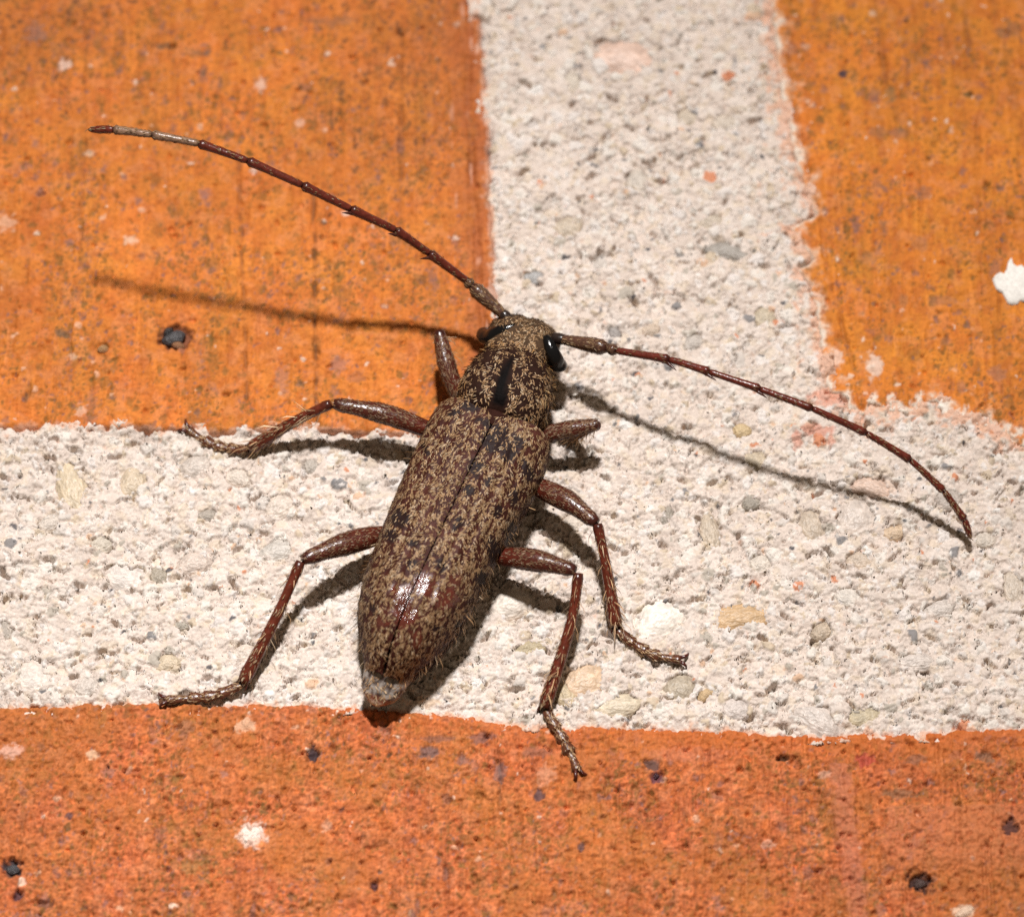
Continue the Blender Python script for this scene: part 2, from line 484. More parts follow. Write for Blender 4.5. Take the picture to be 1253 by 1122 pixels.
def pebble_mesh(name, seed):
    import bmesh
    bm = bmesh.new()
    bmesh.ops.create_icosphere(bm, subdivisions=2, radius=1.0)
    r = np.random.default_rng(seed)
    dirs = r.normal(size=(7, 3)); offs = 0.62 + 0.28 * r.random(7)
    for v in bm.verts:
        p = np.array(v.co)
        for d_, o_ in zip(dirs, offs):
            d_ = d_ / np.linalg.norm(d_)
            t = p @ d_ - o_
            if t > 0: p = p - d_ * t * 0.8
        v.co = p
    me = bpy.data.meshes.new(name)
    bm.to_mesh(me); bm.free()
    me.polygons.foreach_set('use_smooth', np.ones(len(me.polygons), dtype=bool))
    me.materials.append(M_pebble)
    return me


PM = [pebble_mesh('pebble', 900 + k) for k in range(6)]
for k, ((u, v, a, b, r, c), (cx, cy)) in enumerate(zip(PEB, PXY)):
    o = bpy.data.objects.new('pebble', PM[k % 6]); col.objects.link(o)
    o.parent = mortar
    rz = 0.5 * min(a, b) + 5
    o.location = (cx * S, cy * S, (4.0 - rz * 0.84) * S)
    o.rotation_euler = (0, 0, math.radians(r))
    o.scale = (a * 1.42 * S, b * 1.54 * S, rz * S)
    g_ = np.array((.60, .53, .47)); o.color = (*((np.array(c) * 1.05 * .8 + g_ * .2) * np.array((.86, .83, .79))), 1)


# ------------------------------------------------------------------ bricks
def blob(x, y, u, v, a, b, seed=0, rough=0.35, cell=9):
    cx, cy = P(u, v)[:2]
    e = np.full(x.shape, 9.0)
    sel = (np.abs(x - cx) < a * 2.2 + 8) & (np.abs(y - cy) < b * 2.4 + 8)
    xs_, ys_ = x[sel], y[sel]
    e[sel] = np.hypot((xs_ - cx) / a, (ys_ - cy) / (b * 1.1)) + rough * fbm(xs_, ys_, cell, 80 + seed, 3, 0.6)
    return e


def brick_common(x, y, d, base, seed, grain, mott):
    c = np.empty((len(x), 3)); c[:] = base
    streak = noise(x, y * 0.12, 9, seed) + 0.6 * noise(x, y * 0.08, 23, seed + 1)
    big = fbm(x, y, 130, seed + 2, 3)
    c *= (1 + 0.12 * big + 0.13 * streak)[:, None]
    c[:, 1] *= 1 + 0.10 * fbm(x, y, 60, seed + 3, 3)
    c = mixc(c, (0.58, 0.24, 0.12), sstep(0.12, 0.5, fbm(x, y, 24, seed + 4, 3, 0.6)) * 0.22)
    c = mixc(c, (0.36, 0.09, 0.016), sstep(0.15, 0.55, fbm(x, y * 0.6, 15, seed + 5, 3, 0.6)) * 0.45)
    wx = x + 3 * noise(x, y, 8, seed + 6); wy = y + 3 * noise(x, y, 8, seed + 7)
    fine = noise(x, y * .05, 4.5, seed + 18)
    z = 3.0 * fbm(x, y, 90, seed + 8, 2) + 1.7 * streak + .9 * fine
    # long scrape lines left by the wire and the mould
    ln = np.abs(noise(x + 1.5 * noise(x, y, 40, seed + 19), y * .02, 21, seed + 21))
    on = sstep(-.05, .3, noise(x * .15, y, 60, seed + 22)) * sstep(.0, .3, noise(x, y * .05, 50, seed + 23))
    sl = on * (1 - sstep(.02, .07, ln))
    z -= 3.5 * sl
    c = mixc(c, (.17, .065, .02), sl * (.35 + .3 * noise(x, y, 7, seed + 24)).clip(0, .6))
    c *= (1 + .06 * fine)[:, None]
    z += grain * (2.2 * noise(wx, wy, 15, seed + 9) + 2.0 * (0.4 - np.abs(noise(wx, wy, 9, seed + 10))) + 1.5 * noise(wx, wy, 5, seed + 11) + 0.8 * noise(x, y, 3.3, seed + 12))
    # olive and grey mottles
    zone = 1.35 * sstep(-0.25, 0.4, fbm(x, y * .7, 75, seed + 13, 3))
    for k, (cell, frac, r0, r1, al) in enumerate(((17, .55, 2.4, 5.5, .72), (8, .55, 1.1, 2.6, .80), (34, .4, 4, 10, .5), (5, .35, .8, 1.5, .7))):
        dx, dy, r = cells(wx, wy, cell, seed + 200 + 30 * k)
        e = np.hypot(dx * (0.6 + 0.9 * r(2)), dy * (0.5 + 0.7 * r(3))) / (r0 + (r1 - r0) * r(1)) + 0.5 * noise(x, y, 4.5, seed + 14 + k)
        a = np.where(r(0) < frac * (0.35 + 0.9 * zone) * mott, 1 - sstep(0.5, 1.05, e), 0) * al * (0.5 + 0.5 * r(4))
        cc = np.where((r(5) < 0.25)[:, None], np.array((.16, .09, .085)), np.array((.14, .075, .018)))
        c = c + (cc - c) * a[:, None]
        z -= a * 1.5
    # pale grains fired into the clay
    for k, (cell, frac, r0, r1) in enumerate(((42, .16, 2.5, 5.5), (20, .10, 1.3, 2.6))):
        dx, dy, r = cells(wx, wy, cell, seed + 300 + 30 * k)
        e = np.hypot(dx, dy * (0.8 + 0.5 * r(2))) / (r0 + (r1 - r0) * r(1)) + 0.3 * noise(x, y, 5, seed + 17)
        a = np.where(r(0) < frac, 1 - sstep(0.65, 1.05, e), 0)
        cc = np.where((r(3) < 0.5)[:, None], np.array((.62, .46, .36)), np.array((.58, .32, .20)))
        c = c + (cc - c) * (a * 0.8)[:, None]
        z += a * 1.2
    # small open pits
    dx, dy, r = cells(wx, wy, 26, seed + 400)
    th = (r(2) - .5) * 1.6
    ex = dx * np.cos(th) + dy * np.sin(th); ey = (-dx * np.sin(th) + dy * np.cos(th)) / (.55 + .4 * r(4))
    e = np.hypot(ex, ey) / (1.6 + 3.8 * r(1) ** 2)
    z -= np.where(r(0) < .30 * (0.5 + grain * 0.5), 6 * (1 - sstep(0.5, 1.1, e)), 0)
    return z, c, wx, wy


def edge_profile(z, d, rnd):
    t = np.clip((rnd - d) / rnd, 0, 1)
    z = z - rnd * (1 - np.sqrt(np.clip(1 - t * t, 0, 1)))
    return z + np.where(d < 0, d * 5, 0)


def groove(x, y, z, c, pts, wd, dep, dark, seed):
    q = np.array([P(u, v)[:2] for u, v in pts]); q = q[np.argsort(q[:, 1])]
    gx = np.interp(y, q[:, 1], q[:, 0], left=1e6, right=1e6) + 2.0 * noise(x * 0, y, 30, seed) + 0.8 * noise(x * 0, y, 8, seed + 1)
    e = np.abs(x - gx) / wd
    k = 0.35 + 0.65 * sstep(-0.25, 0.25, noise(x * 0.2, y, 22, seed + 2))
    z -= dep * k * np.exp(-e * e)
    return mixc(c, (.12, .05, .02), dark * k * np.exp(-e * e))


def left_fn(x, y):
    d = d_left(x, y)
    z, c, wx, wy = brick_common(x, y, d, (.49, .148, .025), 1000, 0.85, 1.25)
    for pts, wd, dep, dk in (([(103, -20), (106, 140), (98, 330)], 2.4, 3.0, .45), ([(292, 200), (300, 420), (303, 525)], 2.2, 4.0, .65), ([(384, 240), (386, 420), (388, 525)], 2.4, 5.0, .85),
                             ([(492, 40), (489, 330)], 2.8, 3.2, .5), ([(575, -30), (572, 120), (583, 300), (592, 420)], 5, 6, .5), ([(558, 10), (560, 260)], 2, 1.6, .2), ([(232, 0), (228, 160)], 2, 1.5, .2), ([(30, 100), (36, 500)], 2, 1.5, .15)):
        c = groove(x, y, z, c, pts, wd, dep, dk, int(pts[0][0]))
    # soot caught on the rough upper part beside the arris
    soot = np.exp(-(((x - P(500, 120)[0]) / 95) ** 2 + ((y - P(500, 60)[1]) / 190) ** 2)) + .8 * np.exp(-(((x - P(30, 40)[0]) / 120) ** 2 + ((y - P(30, 30)[1]) / 70) ** 2))
    for k, (cell, r0, r1) in enumerate(((15, 2, 5.5), (8, 1.2, 3))):
        dx, dy, r = cells(wx, wy, cell, 1077 + k * 40)
        e = np.hypot(dx * (.7 + .9 * r(2)), dy * (.4 + .6 * r(3))) / (r0 + (r1 - r0) * r(1)) + .6 * noise(x, y, 4, 1078)
        c = mixc(c, (.11, .05, .022), np.where(r(0) < .75 * soot, 1 - sstep(.4, 1.05, e), 0) * (.35 + .5 * r(4)))
    c = mixc(c, (.30, .09, .02), np.clip(soot, 0, 1) * .28)
    # worn, redder arris beside the upright joint
    strip = np.exp(-((xr_left(y) - x) / 48) ** 2)
    c = mixc(c, (.34, .095, .03), strip * 0.9 * (0.5 + 0.5 * sstep(-.3, .3, noise(x, y * .3, 20, 1090))))
    c = mixc(c, (.56, .33, .24), strip * sstep(.25, .5, noise(x, y * .12, 6, 1093)) * sstep(0, .4, noise(x, y, 30, 1094)) * .7)
    c = mixc(c, (.58, .36, .27), sstep(.35, .8, np.exp(-np.clip(d, 0, 99) / 7) + .35 * fbm(x, y, 12, 1091, 3)) * .6)
    c = mixc(c, (.60, .40, .32), (1 - sstep(.6, 1, blob(x, y, 603, 365, 9, 16, 3))) * .5)
    for (u, v, a, b, cc, al) in ((80, 83, 9, 9, (.66, .50, .42), .9), (320, 108, 8, 10, (.62, .47, .38), .8), (161, 298, 10, 7, (.62, .44, .32), .9), (8, 275, 14, 13, (.60, .36, .24), .85), (110, 190, 6, 5, (.6, .42, .3), .8),
                               (311, 211, 6, 5, (.66, .55, .48), .8), (425, 265, 7, 4, (.66, .58, .52), .9), (368, 154, 7, 7, (.55, .36, .28), .7), (45, 45, 16, 16, (.22, .12, .10), .55), (100, 505, 8, 9, (.62, .45, .36), .6),
                               (250, 240, 8, 9, (.20, .10, .10), .6), (488, 180, 8, 11, (.22, .10, .07), .6), (405, 30, 34, 8, (.16, .08, .05), .5), (76, 412, 9, 7, (.13, .08, .05), .75), (90, 440, 7, 5, (.6, .42, .3), .7),
                               (115, 527, 9, 8, (.10, .06, .06), .8), (345, 465, 10, 20, (.26, .13, .11), .45), (415, 450, 14, 12, (.26, .14, .12), .5), (555, 295, 6, 4, (.66, .58, .52), .8), (200, 60, 14, 5, (.14, .09, .05), .6), (245, 70, 20, 5, (.15, .09, .05), .55), (32, 488, 3, 8, (.10, .05, .03), .7)):
        e = blob(x, y, u, v, a, b, u % 9, .5, 7)
        c = mixc(c, cc, (1 - sstep(.5, 1.1, e)) * al * (.72 if cc[0] > .5 else 1))
    e = blob(x, y, 215, 415, 22, 16, 4, 0.25)
    z -= 9 * (1 - sstep(.75, 1.05, e)); c = mixc(c, (.14, .05, .03), (1 - sstep(.8, 1.15, e)) * .8)
    e = blob(x, y, 126, 429, 10, 7, 4, 0.2); z -= 5 * (1 - sstep(.8, 1.05, e))
    return edge_profile(z + 7, d, 9), np.clip(c, .01, .85)


def right_fn(x, y):
    d = d_right(x, y)
    z, c, wx, wy = brick_common(x, y, d, (.50, .158, .021), 2000, 0.7, .95)
    for pts, wd, dep, dk in (([(957, -20), (972, 140), (1000, 260), (1018, 360), (1042, 440), (1055, 505)], 2.6, 4.5, .4), ([(1066, -20), (1078, 60), (1090, 130), (1103, 160)], 4, 3, .45), ([(1176, -20), (1186, 60)], 3, 3, .5),
                             ([(1150, 0), (1190, 200)], 2, 1.2, .15), ([(1120, 200), (1136, 330)], 3, 2, .25), ([(1158, 390), (1162, 480)], 1.8, 2.4, .5), ([(1215, 0), (1250, 160)], 5, 2.5, .35)):
        c = groove(x, y, z, c, pts, wd, dep, dk, int(pts[0][0]))
    # thin pink film of mortar along the arris, thicker at the lower corner
    film = np.exp(-np.clip(d, 0, 400) / 16) + .40 * fbm(x, y, 22, 2090, 4, .6)
    c = mixc(c, (.60, .36, .23), sstep(.30, .80, film) * .85)
    c = mixc(c, (.62, .54, .46), sstep(.62, .95, film) * .9)
    film2 = np.exp(-np.clip(y - yb_right(x), 0, 400) / 26) + .55 * fbm(x, y, 20, 2095, 4, .6)
    c = mixc(c, (.62, .54, .46), sstep(.62, .95, film2) * .9)
    for (u, v, a, b, cc, al) in ((1031, 93, 7, 6, (.05, .03, .04), .95), (1185, 119, 7, 5, (.12, .08, .03), .8), (1075, 165, 16, 8, (.24, .12, .06), .5), (1100, 165, 14, 8, (.22, .11, .08), .5), (1090, 118, 9, 12, (.22, .12, .05), .55),
                               (1125, 300, 12, 12, (.26, .12, .07), .4), (1130, 240, 14, 10, (.26, .13, .08), .45), (1060, 318, 14, 9, (.30, .14, .07), .4), (1150, 370, 20, 8, (.22, .10, .06), .45), (1105, 370, 7, 11, (.30, .14, .06), .5),
                               (1220, 460, 14, 12, (.24, .12, .09), .5), (1070, 450, 12, 18, (.62, .50, .42), .7), (1145, 500, 14, 12, (.64, .58, .52), .9), (1100, 508, 12, 14, (.62, .54, .47), .85), (1180, 515, 22, 8, (.62, .55, .48), .7), (1025, 440, 9, 12, (.62, .50, .42), .6), (1068, 20, 6, 6, (.60, .42, .30), .5), (1235, 40, 18, 14, (.18, .10, .06), .45)):
        e = blob(x, y, u, v, a, b, u % 9)
        c = mixc(c, cc, (1 - sstep(.6, 1.05, e)) * al)
    return edge_profile(z + 5.5, d, 7), np.clip(c, .01, .85)


def low_fn(x, y):
    d = d_low(x, y)
    z, c, wx, wy = brick_common(x, y, d, (.385, .108, .034), 3000, 1.25, 1.3)
    stri = sstep(-100, 60, x)
    z += 1.5 * (np.abs(noise(wx, wy, 6, 3070)) - .25) + 1.3 * noise(wx, wy, 3.8, 3071)
    c *= (1 + .34 * noise(wx, wy, 5, 3073) + .28 * noise(x, y, 3.2, 3074))[:, None]
    dx, dy, r = cells(wx, wy, 11, 3072)
    e = np.hypot(dx, dy * (.8 + .5 * r(2))) / (2.5 + 3 * r(1))
    z += np.where(r(0) < .5, 1.5 * np.sqrt(np.clip(1 - e * e, 0, 1)), 0) - np.where(r(0) > .82, 5 * (1 - sstep(.3, .9, e)), 0)
    c *= (1 + np.where(e < 1, .5 * (r(3) - .5), 0))[:, None]
    z += stri * 2.2 * noise(x, y * .07, 7, 3080) * sstep(0, 40, d)
    c = mixc(c, (.36, .118, .023), sstep(-.2, .4, fbm(x, y, 110, 3081, 2)) * .42)
    c = mixc(c, (.44, .105, .02), np.exp(-np.clip(d, 0, 300) / 24) * sstep(-350, 250, x) * .75)
    # salmon drag mark and dark groove
    bx = np.interp(y, [-900, P(1040, 1122)[1], P(1026, 935)[1], 900], [P(1050, 1122)[0], P(1050, 1122)[0], P(1026, 935)[0], 1e6])
    e = np.abs(x - bx - 2.5 * noise(x, y, 30, 3082)) / 15
    c = mixc(c, (.40, .135, .075), (1 - sstep(.4, 1.2, e + .5 * noise(x, y, 9, 3085))) * .6 * sstep(20, 50, d))
    z += (1 - sstep(.6, 1.1, e)) * 3.0 * sstep(20, 50, d)
    for pts, wd, dep, dk in (([(1008, 935), (1018, 1010), (1030, 1140)], 5.5, 5, .30), ([(1066, 950), (1072, 1140)], 3, 3, .3), ([(978, 960), (984, 1040)], 2, 3, .35), ([(565, 920), (563, 1140)], 1.8, 2.5, .4), ([(611, 915), (613, 1010)], 2.2, 4.0, .7),
                             ([(547, 960), (548, 1122)], 2, 2, .25), ([(1236, 1020), (1250, 1130)], 2.4, 3, .45), ([(775, 960), (778, 1122)], 2, 2, .2), ([(655, 905), (654, 1060)], 1.6, 2, .3), ([(905, 960), (908, 1100)], 2, 1.5, .2), ([(320, 900), (322, 990)], 3, -1.5, 0.0)):
        c = groove(x, y, z, c, pts, wd, dep, dk, int(pts[0][0]))
    # ledge of a torn flake
    cx, cy = P(1085, 985)[:2]
    fl = sstep(-3, 3, (cy - y) + 4 * fbm(x, y, 20, 3083, 3)) * sstep(-3, 4, x - cx + .15 * (cy - y) + 3 * noise(x, y, 14, 3084)) * sstep(70, 30, np.abs(cy - y - 30))
    z += fl * 4.0
    c = mixc(c, (.42, .135, .058), fl * .5)
    for (u, v, a, b, cc, al, dep) in ((15, 1063, 14, 11, (.03, .025, .03), .95, 8), (22, 1097, 6, 8, (.06, .03, .04), .9, 6), (382, 922, 10, 9, (.03, .02, .025), .95, 8), (797, 938, 12, 8, (.06, .04, .04), .85, 4), (804, 953, 10, 9, (.08, .03, .05), .85, 5),
                                   (1125, 1080, 16, 12, (.03, .015, .015), .95, 9), (1235, 1014, 11, 11, (.05, .02, .02), .9, 7), (958, 928, 12, 4, (.04, .02, .01), .9, 7), (1058, 932, 14, 9, (.33, .05, .035), .8, 1), (1008, 948, 10, 6, (.5, .3, .22), .5, 0),
                                   (308, 1022, 19, 17, (.62, .46, .38), .8, -2), (300, 889, 14, 10, (.60, .40, .27), .6, -1), (14, 921, 16, 10, (.58, .34, .26), .7, -1), (113, 925, 8, 7, (.62, .45, .3), .6, 0), (711, 1036, 5, 6, (.10, .06, .06), .9, 3), (660, 974, 7, 8, (.06, .04, .05), .85, 3),
                                   (526, 921, 13, 10, (.10, .075, .08), .75, 2), (535, 905, 20, 5, (.12, .06, .05), .6, 2), (590, 905, 16, 8, (.12, .07, .07), .6, 2), (612, 945, 9, 14, (.12, .085, .085), .65, 2), (565, 930, 8, 8, (.14, .09, .09), .6, 2), (655, 922, 22, 8, (.18, .085, .06), .55, 1),
                                   (668, 950, 14, 14, (.52, .27, .18), .4, -1), (840, 925, 60, 10, (.46, .17, .10), .3, 0), (458, 1085, 5, 6, (.04, .02, .03), .85, 4), (400, 1010, 6, 8, (.5, .3, .2), .5, 0), (85, 1000, 5, 5, (.08, .05, .06), .8, 2), (160, 945, 16, 3, (.25, .07, .03), .6, 4), (55, 1108, 14, 4, (.12, .05, .03), .6, 5),
                                   (1100, 972, 24, 6, (.16, .09, .05), .6, 2), (1205, 928, 14, 8, (.14, .09, .06), .6, 2), (1120, 930, 14, 6, (.18, .10, .07), .5, 1), (940, 1035, 10, 5, (.60, .40, .3), .4, 0), (1180, 1116, 15, 9, (.60, .42, .30), .8, -1), (545, 1070, 4, 10, (.12, .06, .05), .6, 3), (310, 1115, 4, 12, (.14, .08, .08), .5, 2), (225, 890, 16, 8, (.20, .11, .07), .45, 1), (235, 1062, 14, 10, (.24, .14, .05), .5, 1)):
        e = blob(x, y, u, v, a, b, u % 9, .4, 8)
        k = 1 - sstep(.6, 1.05, e)
        c = mixc(c, cc, k * al); z -= dep * k
    c = mixc(c, (.60, .45, .35), sstep(.7, 1.0, np.exp(-np.clip(d, 0, 99) / 3.5) + .3 * fbm(x, y, 12, 3091, 3)) * .5)
    return edge_profile(z + 4, d, 9), np.clip(c, .01, .85)


b1 = field('brick', 1.8, lambda x, y: d_left(x, y) > -12, left_fn, M_brick, wall)
b2 = field('brick', 1.8, lambda x, y: d_right(x, y) > -12, right_fn, M_brick, wall)
b3 = field('brick', 1.7, lambda x, y: d_low(x, y) > -12, low_fn, M_brick, wall)
b1['label'] = 'smooth orange brick with faint upright drag lines'
b2['label'] = 'amber orange brick with pink mortar film along its edge'
b3['label'] = 'rough salmon brick below the bed joint'


def inclusion(parent, u, v, a, b, rz, zc, rot, c, k, name='inclusion'):
    o = bpy.data.objects.new(name, PM[k]); col.objects.link(o); o.parent = parent
    p = P(u, v)
    o.location = (p[0] * S, p[1] * S, zc * S); o.rotation_euler = (0.2, 0, math.radians(rot))
    o.scale = (a * S, b * S, rz * S); o.color = (*c, 1)


inclusion(b1, 213, 415, 17, 12, 9, 0, 10, (.045, .042, .045), 0)
inclusion(b1, 218, 424, 9, 6, 6, 1, -20, (.24, .11, .05), 3)
inclusion(b1, 206, 408, 8, 6, 7, 2, 30, (.03, .028, .03), 4)
inclusion(b1, 126, 429, 8, 6, 6, 3, 5, (.36, .20, .09), 1)
FL = [(1214, 346), (1217, 341), (1223, 337), (1228, 339), (1231, 333), (1233, 324), (1237, 319), (1239, 327), (1244, 330), (1249, 328), (1255, 333), (1262, 341), (1264, 352), (1259, 360), (1257, 369), (1252, 373), (1248, 371), (1244, 376), (1237, 377), (1232, 374), (1229, 368), (1226, 361), (1219, 358), (1216, 352)]
fv = np.array([[*P(u, v)[:2], 6.0] for u, v in FL]); nf = len(fv)
fc = fv.mean(0); top_ = fc + (fv - fc) * .86; top_[:, 2] = 8.5 + 3 * rng.random(nf)
fV = np.concatenate([fv - (0, 0, 8), fv + (0, 0, 3), top_, [[fc[0], fc[1], 12]]])
fq = [(k, (k + 1) % nf, nf + (k + 1) % nf, nf + k) for k in range(nf)] + [(nf + k, nf + (k + 1) % nf, 2 * nf + (k + 1) % nf, 2 * nf + k) for k in range(nf)] + [(2 * nf + k, 2 * nf + (k + 1) % nf, 3 * nf) for k in range(nf)]
obj('paint_fleck', new_mesh('paint_fleck', fV, polys=fq, smooth=True, tint=np.array((.70, .67, .63)) * (1 + .16 * (rng.random((len(fV), 1)) - .6))), M_mortar, b2)
inclusion(b3, 308, 1022, 16, 14, 7, 1, 30, (.66, .54, .47), 3)
inclusion(b3, 1126, 1081, 9, 7, 6, -4, 0, (.06, .035, .03), 4)
inclusion(b3, 15, 1063, 9, 7, 6, -3, 0, (.05, .05, .055), 5)
inclusion(b3, 1180, 1117, 14, 8, 6, 2, 20, (.60, .42, .30), 0)
inclusion(b3, 800, 945, 8, 8, 5, -2, 0, (.07, .03, .04), 1)

# ------------------------------------------------------------------ the beetle
ORIG = np.array([*P(560, 660, 0)[:2], 0.0])
beetle = thing('longhorn_beetle', 'mottled brown longhorn beetle with long jointed antennae clinging to the mortar joint', 'beetle', ORIG)


def bmesh_obj(name, V, quads=None, tris=None, mat=None, parent=None, tint=None, kind=None, polys=None, gloss=None):
    return obj(name, new_mesh(name, np.asarray(V) - ORIG, quads, tris, tint=tint, polys=polys, gloss=gloss), mat, parent, kind)


def grid_quads(n, m_, closed):
    mm = m_ if closed else m_ - 1
    i, j = np.meshgrid(np.arange(n - 1), np.arange(mm), indexing='ij')
    i = i.ravel(); j = j.ravel(); j2 = (j + 1) % m_
    return np.stack([i * m_ + j, i * m_ + j2, (i + 1) * m_ + j2, (i + 1) * m_ + j], 1)


def spline(pts, n):
    pts = np.asarray(pts, float)
    d = np.concatenate([[0], np.cumsum(np.linalg.norm(np.diff(pts[:, :3], axis=0), axis=1))])
    t = np.linspace(0, d[-1], n)
    ext = np.concatenate([[2 * pts[0] - pts[1]], pts, [2 * pts[-1] - pts[-2]]])
    out = []
    for tt in t:
        k = min(max(np.searchsorted(d, tt, side='right') - 1, 0), len(pts) - 2)
        s_ = (tt - d[k]) / max(d[k + 1] - d[k], 1e-9)
        p0, p1, p2, p3 = ext[k], ext[k + 1], ext[k + 2], ext[k + 3]
        out.append(0.5 * ((2 * p1) + (-p0 + p2) * s_ + (2 * p0 - 5 * p1 + 4 * p2 - p3) * s_ ** 2 + (-p0 + 3 * p1 - 3 * p2 + p3) * s_ ** 3))
    return np.array(out)


def tube_grid(C, ra, rb, sides=12, up=(0, 0, 1)):
    """rings round a centre line; ra across, rb along the up side"""
    T = np.gradient(C, axis=0); T /= np.linalg.norm(T, axis=1)[:, None]
    upv = np.asarray(up, float)
    A = np.cross(T, upv); A /= np.linalg.norm(A, axis=1)[:, None] + 1e-12
    Bn = np.cross(A, T)
    ph = np.linspace(0, 2 * np.pi, sides, endpoint=False)
    return C[:, None, :] + ra[:, None, None] * np.cos(ph)[None, :, None] * A[:, None, :] + rb[:, None, None] * np.sin(ph)[None, :, None] * Bn[:, None, :]


def close_tube(G):
    n, m_, _ = G.shape
    V = G.reshape(-1, 3)
    Q = grid_quads(n, m_, True)
    c0, c1 = G[0].mean(0), G[-1].mean(0)
    V = np.concatenate([V, [c0, c1]])
    j = np.arange(m_); j2 = (j + 1) % m_
    T = np.concatenate([np.stack([np.full(m_, n * m_), j2, j], 1), np.stack([np.full(m_, n * m_ + 1), (n - 1) * m_ + j, (n - 1) * m_ + j2], 1)])
    return V, Q, T


def tube(name, pts, prof, mat, parent, colr, n=18, sides=12, flat=1.0, colfn=None):
    """pts: (u, v, z) in photo coordinates; prof: list of (t, radius)"""
    W = np.array([P(*p) for p in pts])
    C = spline(W, n)
    t = np.linspace(0, 1, n)
    pr = np.array(prof, float)
    r = np.interp(t, pr[:, 0], pr[:, 1])
    G = tube_grid(C, r, r * flat, sides)
    V, Q, T = close_tube(G)
    tint = np.empty((len(V), 3)); tint[:] = colr
    if colfn is not None:
        tt = np.concatenate([np.repeat(t, sides), [0, 1]])
        tint = colfn(tt, tint)
    o = bmesh_obj(name, V, Q, T, mat, parent, tint)
    return o, G


def hairs(name, parent, G, n, length, width, tintfn, density=None, closed=False, lift=0.25, jitter=0.35, direction=1, curve=0.0, seed=0, root=0.3):
    """short flat hairs rooted over a surface grid G (rows run along the hair direction)"""
    r = np.random.default_rng(seed + 77)
    nr, nc, _ = G.shape
    mc = nc if closed else nc - 1
    # area weights
    a = G[:-1, :mc]; b = G[1:, :mc]; c = np.roll(G, -1, 1)[:-1, :mc]
    ar = np.linalg.norm(np.cross(b - a, c - a), axis=2).ravel()
    pick = r.choice(len(ar), size=n, p=ar / ar.sum())
    i, j = pick // mc, pick % mc
    fs, ft = r.random(n), r.random(n)
    g = lambda ii, jj: G[ii, jj % nc]
    p00, p10, p01, p11 = g(i, j), g(i + 1, j), g(i, j + 1), g(i + 1, j + 1)
    p = (p00 * (1 - fs)[:, None] + p10 * fs[:, None]) * (1 - ft)[:, None] + (p01 * (1 - fs)[:, None] + p11 * fs[:, None]) * ft[:, None]
    ds = (p10 - p00) * (1 - ft)[:, None] + (p11 - p01) * ft[:, None]
    dt = (p01 - p00) * (1 - fs)[:, None] + (p11 - p10) * fs[:, None]
    nn = np.cross(ds, dt)
    nn /= np.linalg.norm(nn, axis=1)[:, None] + 1e-9
    cen = G.mean(1)[i]
    flip = np.einsum('ij,ij->i', nn, p - cen) < 0
    nn[flip] *= -1
    ds /= np.linalg.norm(ds, axis=1)[:, None] + 1e-9
    ds *= direction
    su, sv = (i + fs) / (nr - 1), (j + ft) / mc
    keep = np.ones(n, bool) if density is None else r.random(n) < density(su, sv, p)
    p, nn, ds, su, sv = p[keep], nn[keep], ds[keep], su[keep], sv[keep]
    n = len(p)
    side = np.cross(nn, ds)
    ang = r.normal(0, jitter, n)
    if curve:
        u_, v_ = proj(p)
        ang = ang + curve * noise(u_, v_, 16, 600 + seed)
    d = ds * np.cos(ang)[:, None] + side * np.sin(ang)[:, None]
    side = np.cross(nn, d)
    Lh = length * (0.6 + 0.8 * r.random(n)); Wd = width * (0.7 + 0.6 * r.random(n))
    lf = lift * (0.4 + 1.2 * r.random(n))
    base = p + nn * root
    mid = base + d * (Lh * .5)[:, None] + nn * (Lh * lf * .55)[:, None]
    tip = base + d * Lh[:, None] + nn * (Lh * lf * .7)[:, None]
    hw = side * (Wd * .5)[:, None]
    V = np.stack([base - hw * .8, base + hw * .8, mid + hw, mid - hw, tip], 1).reshape(-1, 3)
    k = np.arange(n) * 5
    Q = np.stack([k, k + 1, k + 2, k + 3], 1); T = np.stack([k + 3, k + 2, k + 4], 1)
    tint = np.repeat(tintfn(su, sv, p, r), 5, 0)
    return bmesh_obj(name, V, Q, T, M_hair, parent, np.clip(tint, 0, 1), 'stuff')


# ---- axes of the body on the wall
B0 = P(607, 503, 115)[:2]; B1 = P(470, 826, 60)[:2]; HD = P(641, 400, 92)[:2]
AX = (B0 - B1) / np.linalg.norm(B0 - B1); LEN = np.linalg.norm(B0 - B1)
AH = (HD - B0) / np.linalg.norm(HD - B0)


def spine(t):
    """t: distance from the elytral base, forwards positive -> centre (x, y) and the sideways direction"""
    t = np.asarray(t, float)
    c = np.where(t[:, None] < 0, B0 + AX * t[:, None], B0 + AH * t[:, None])
    k = sstep(-30, 30, t)[:, None]
    a = AX * (1 - k) + AH * k
    a = a / np.linalg.norm(a, axis=1)[:, None]
    return c, np.stack([a[:, 1], -a[:, 0]], 1)


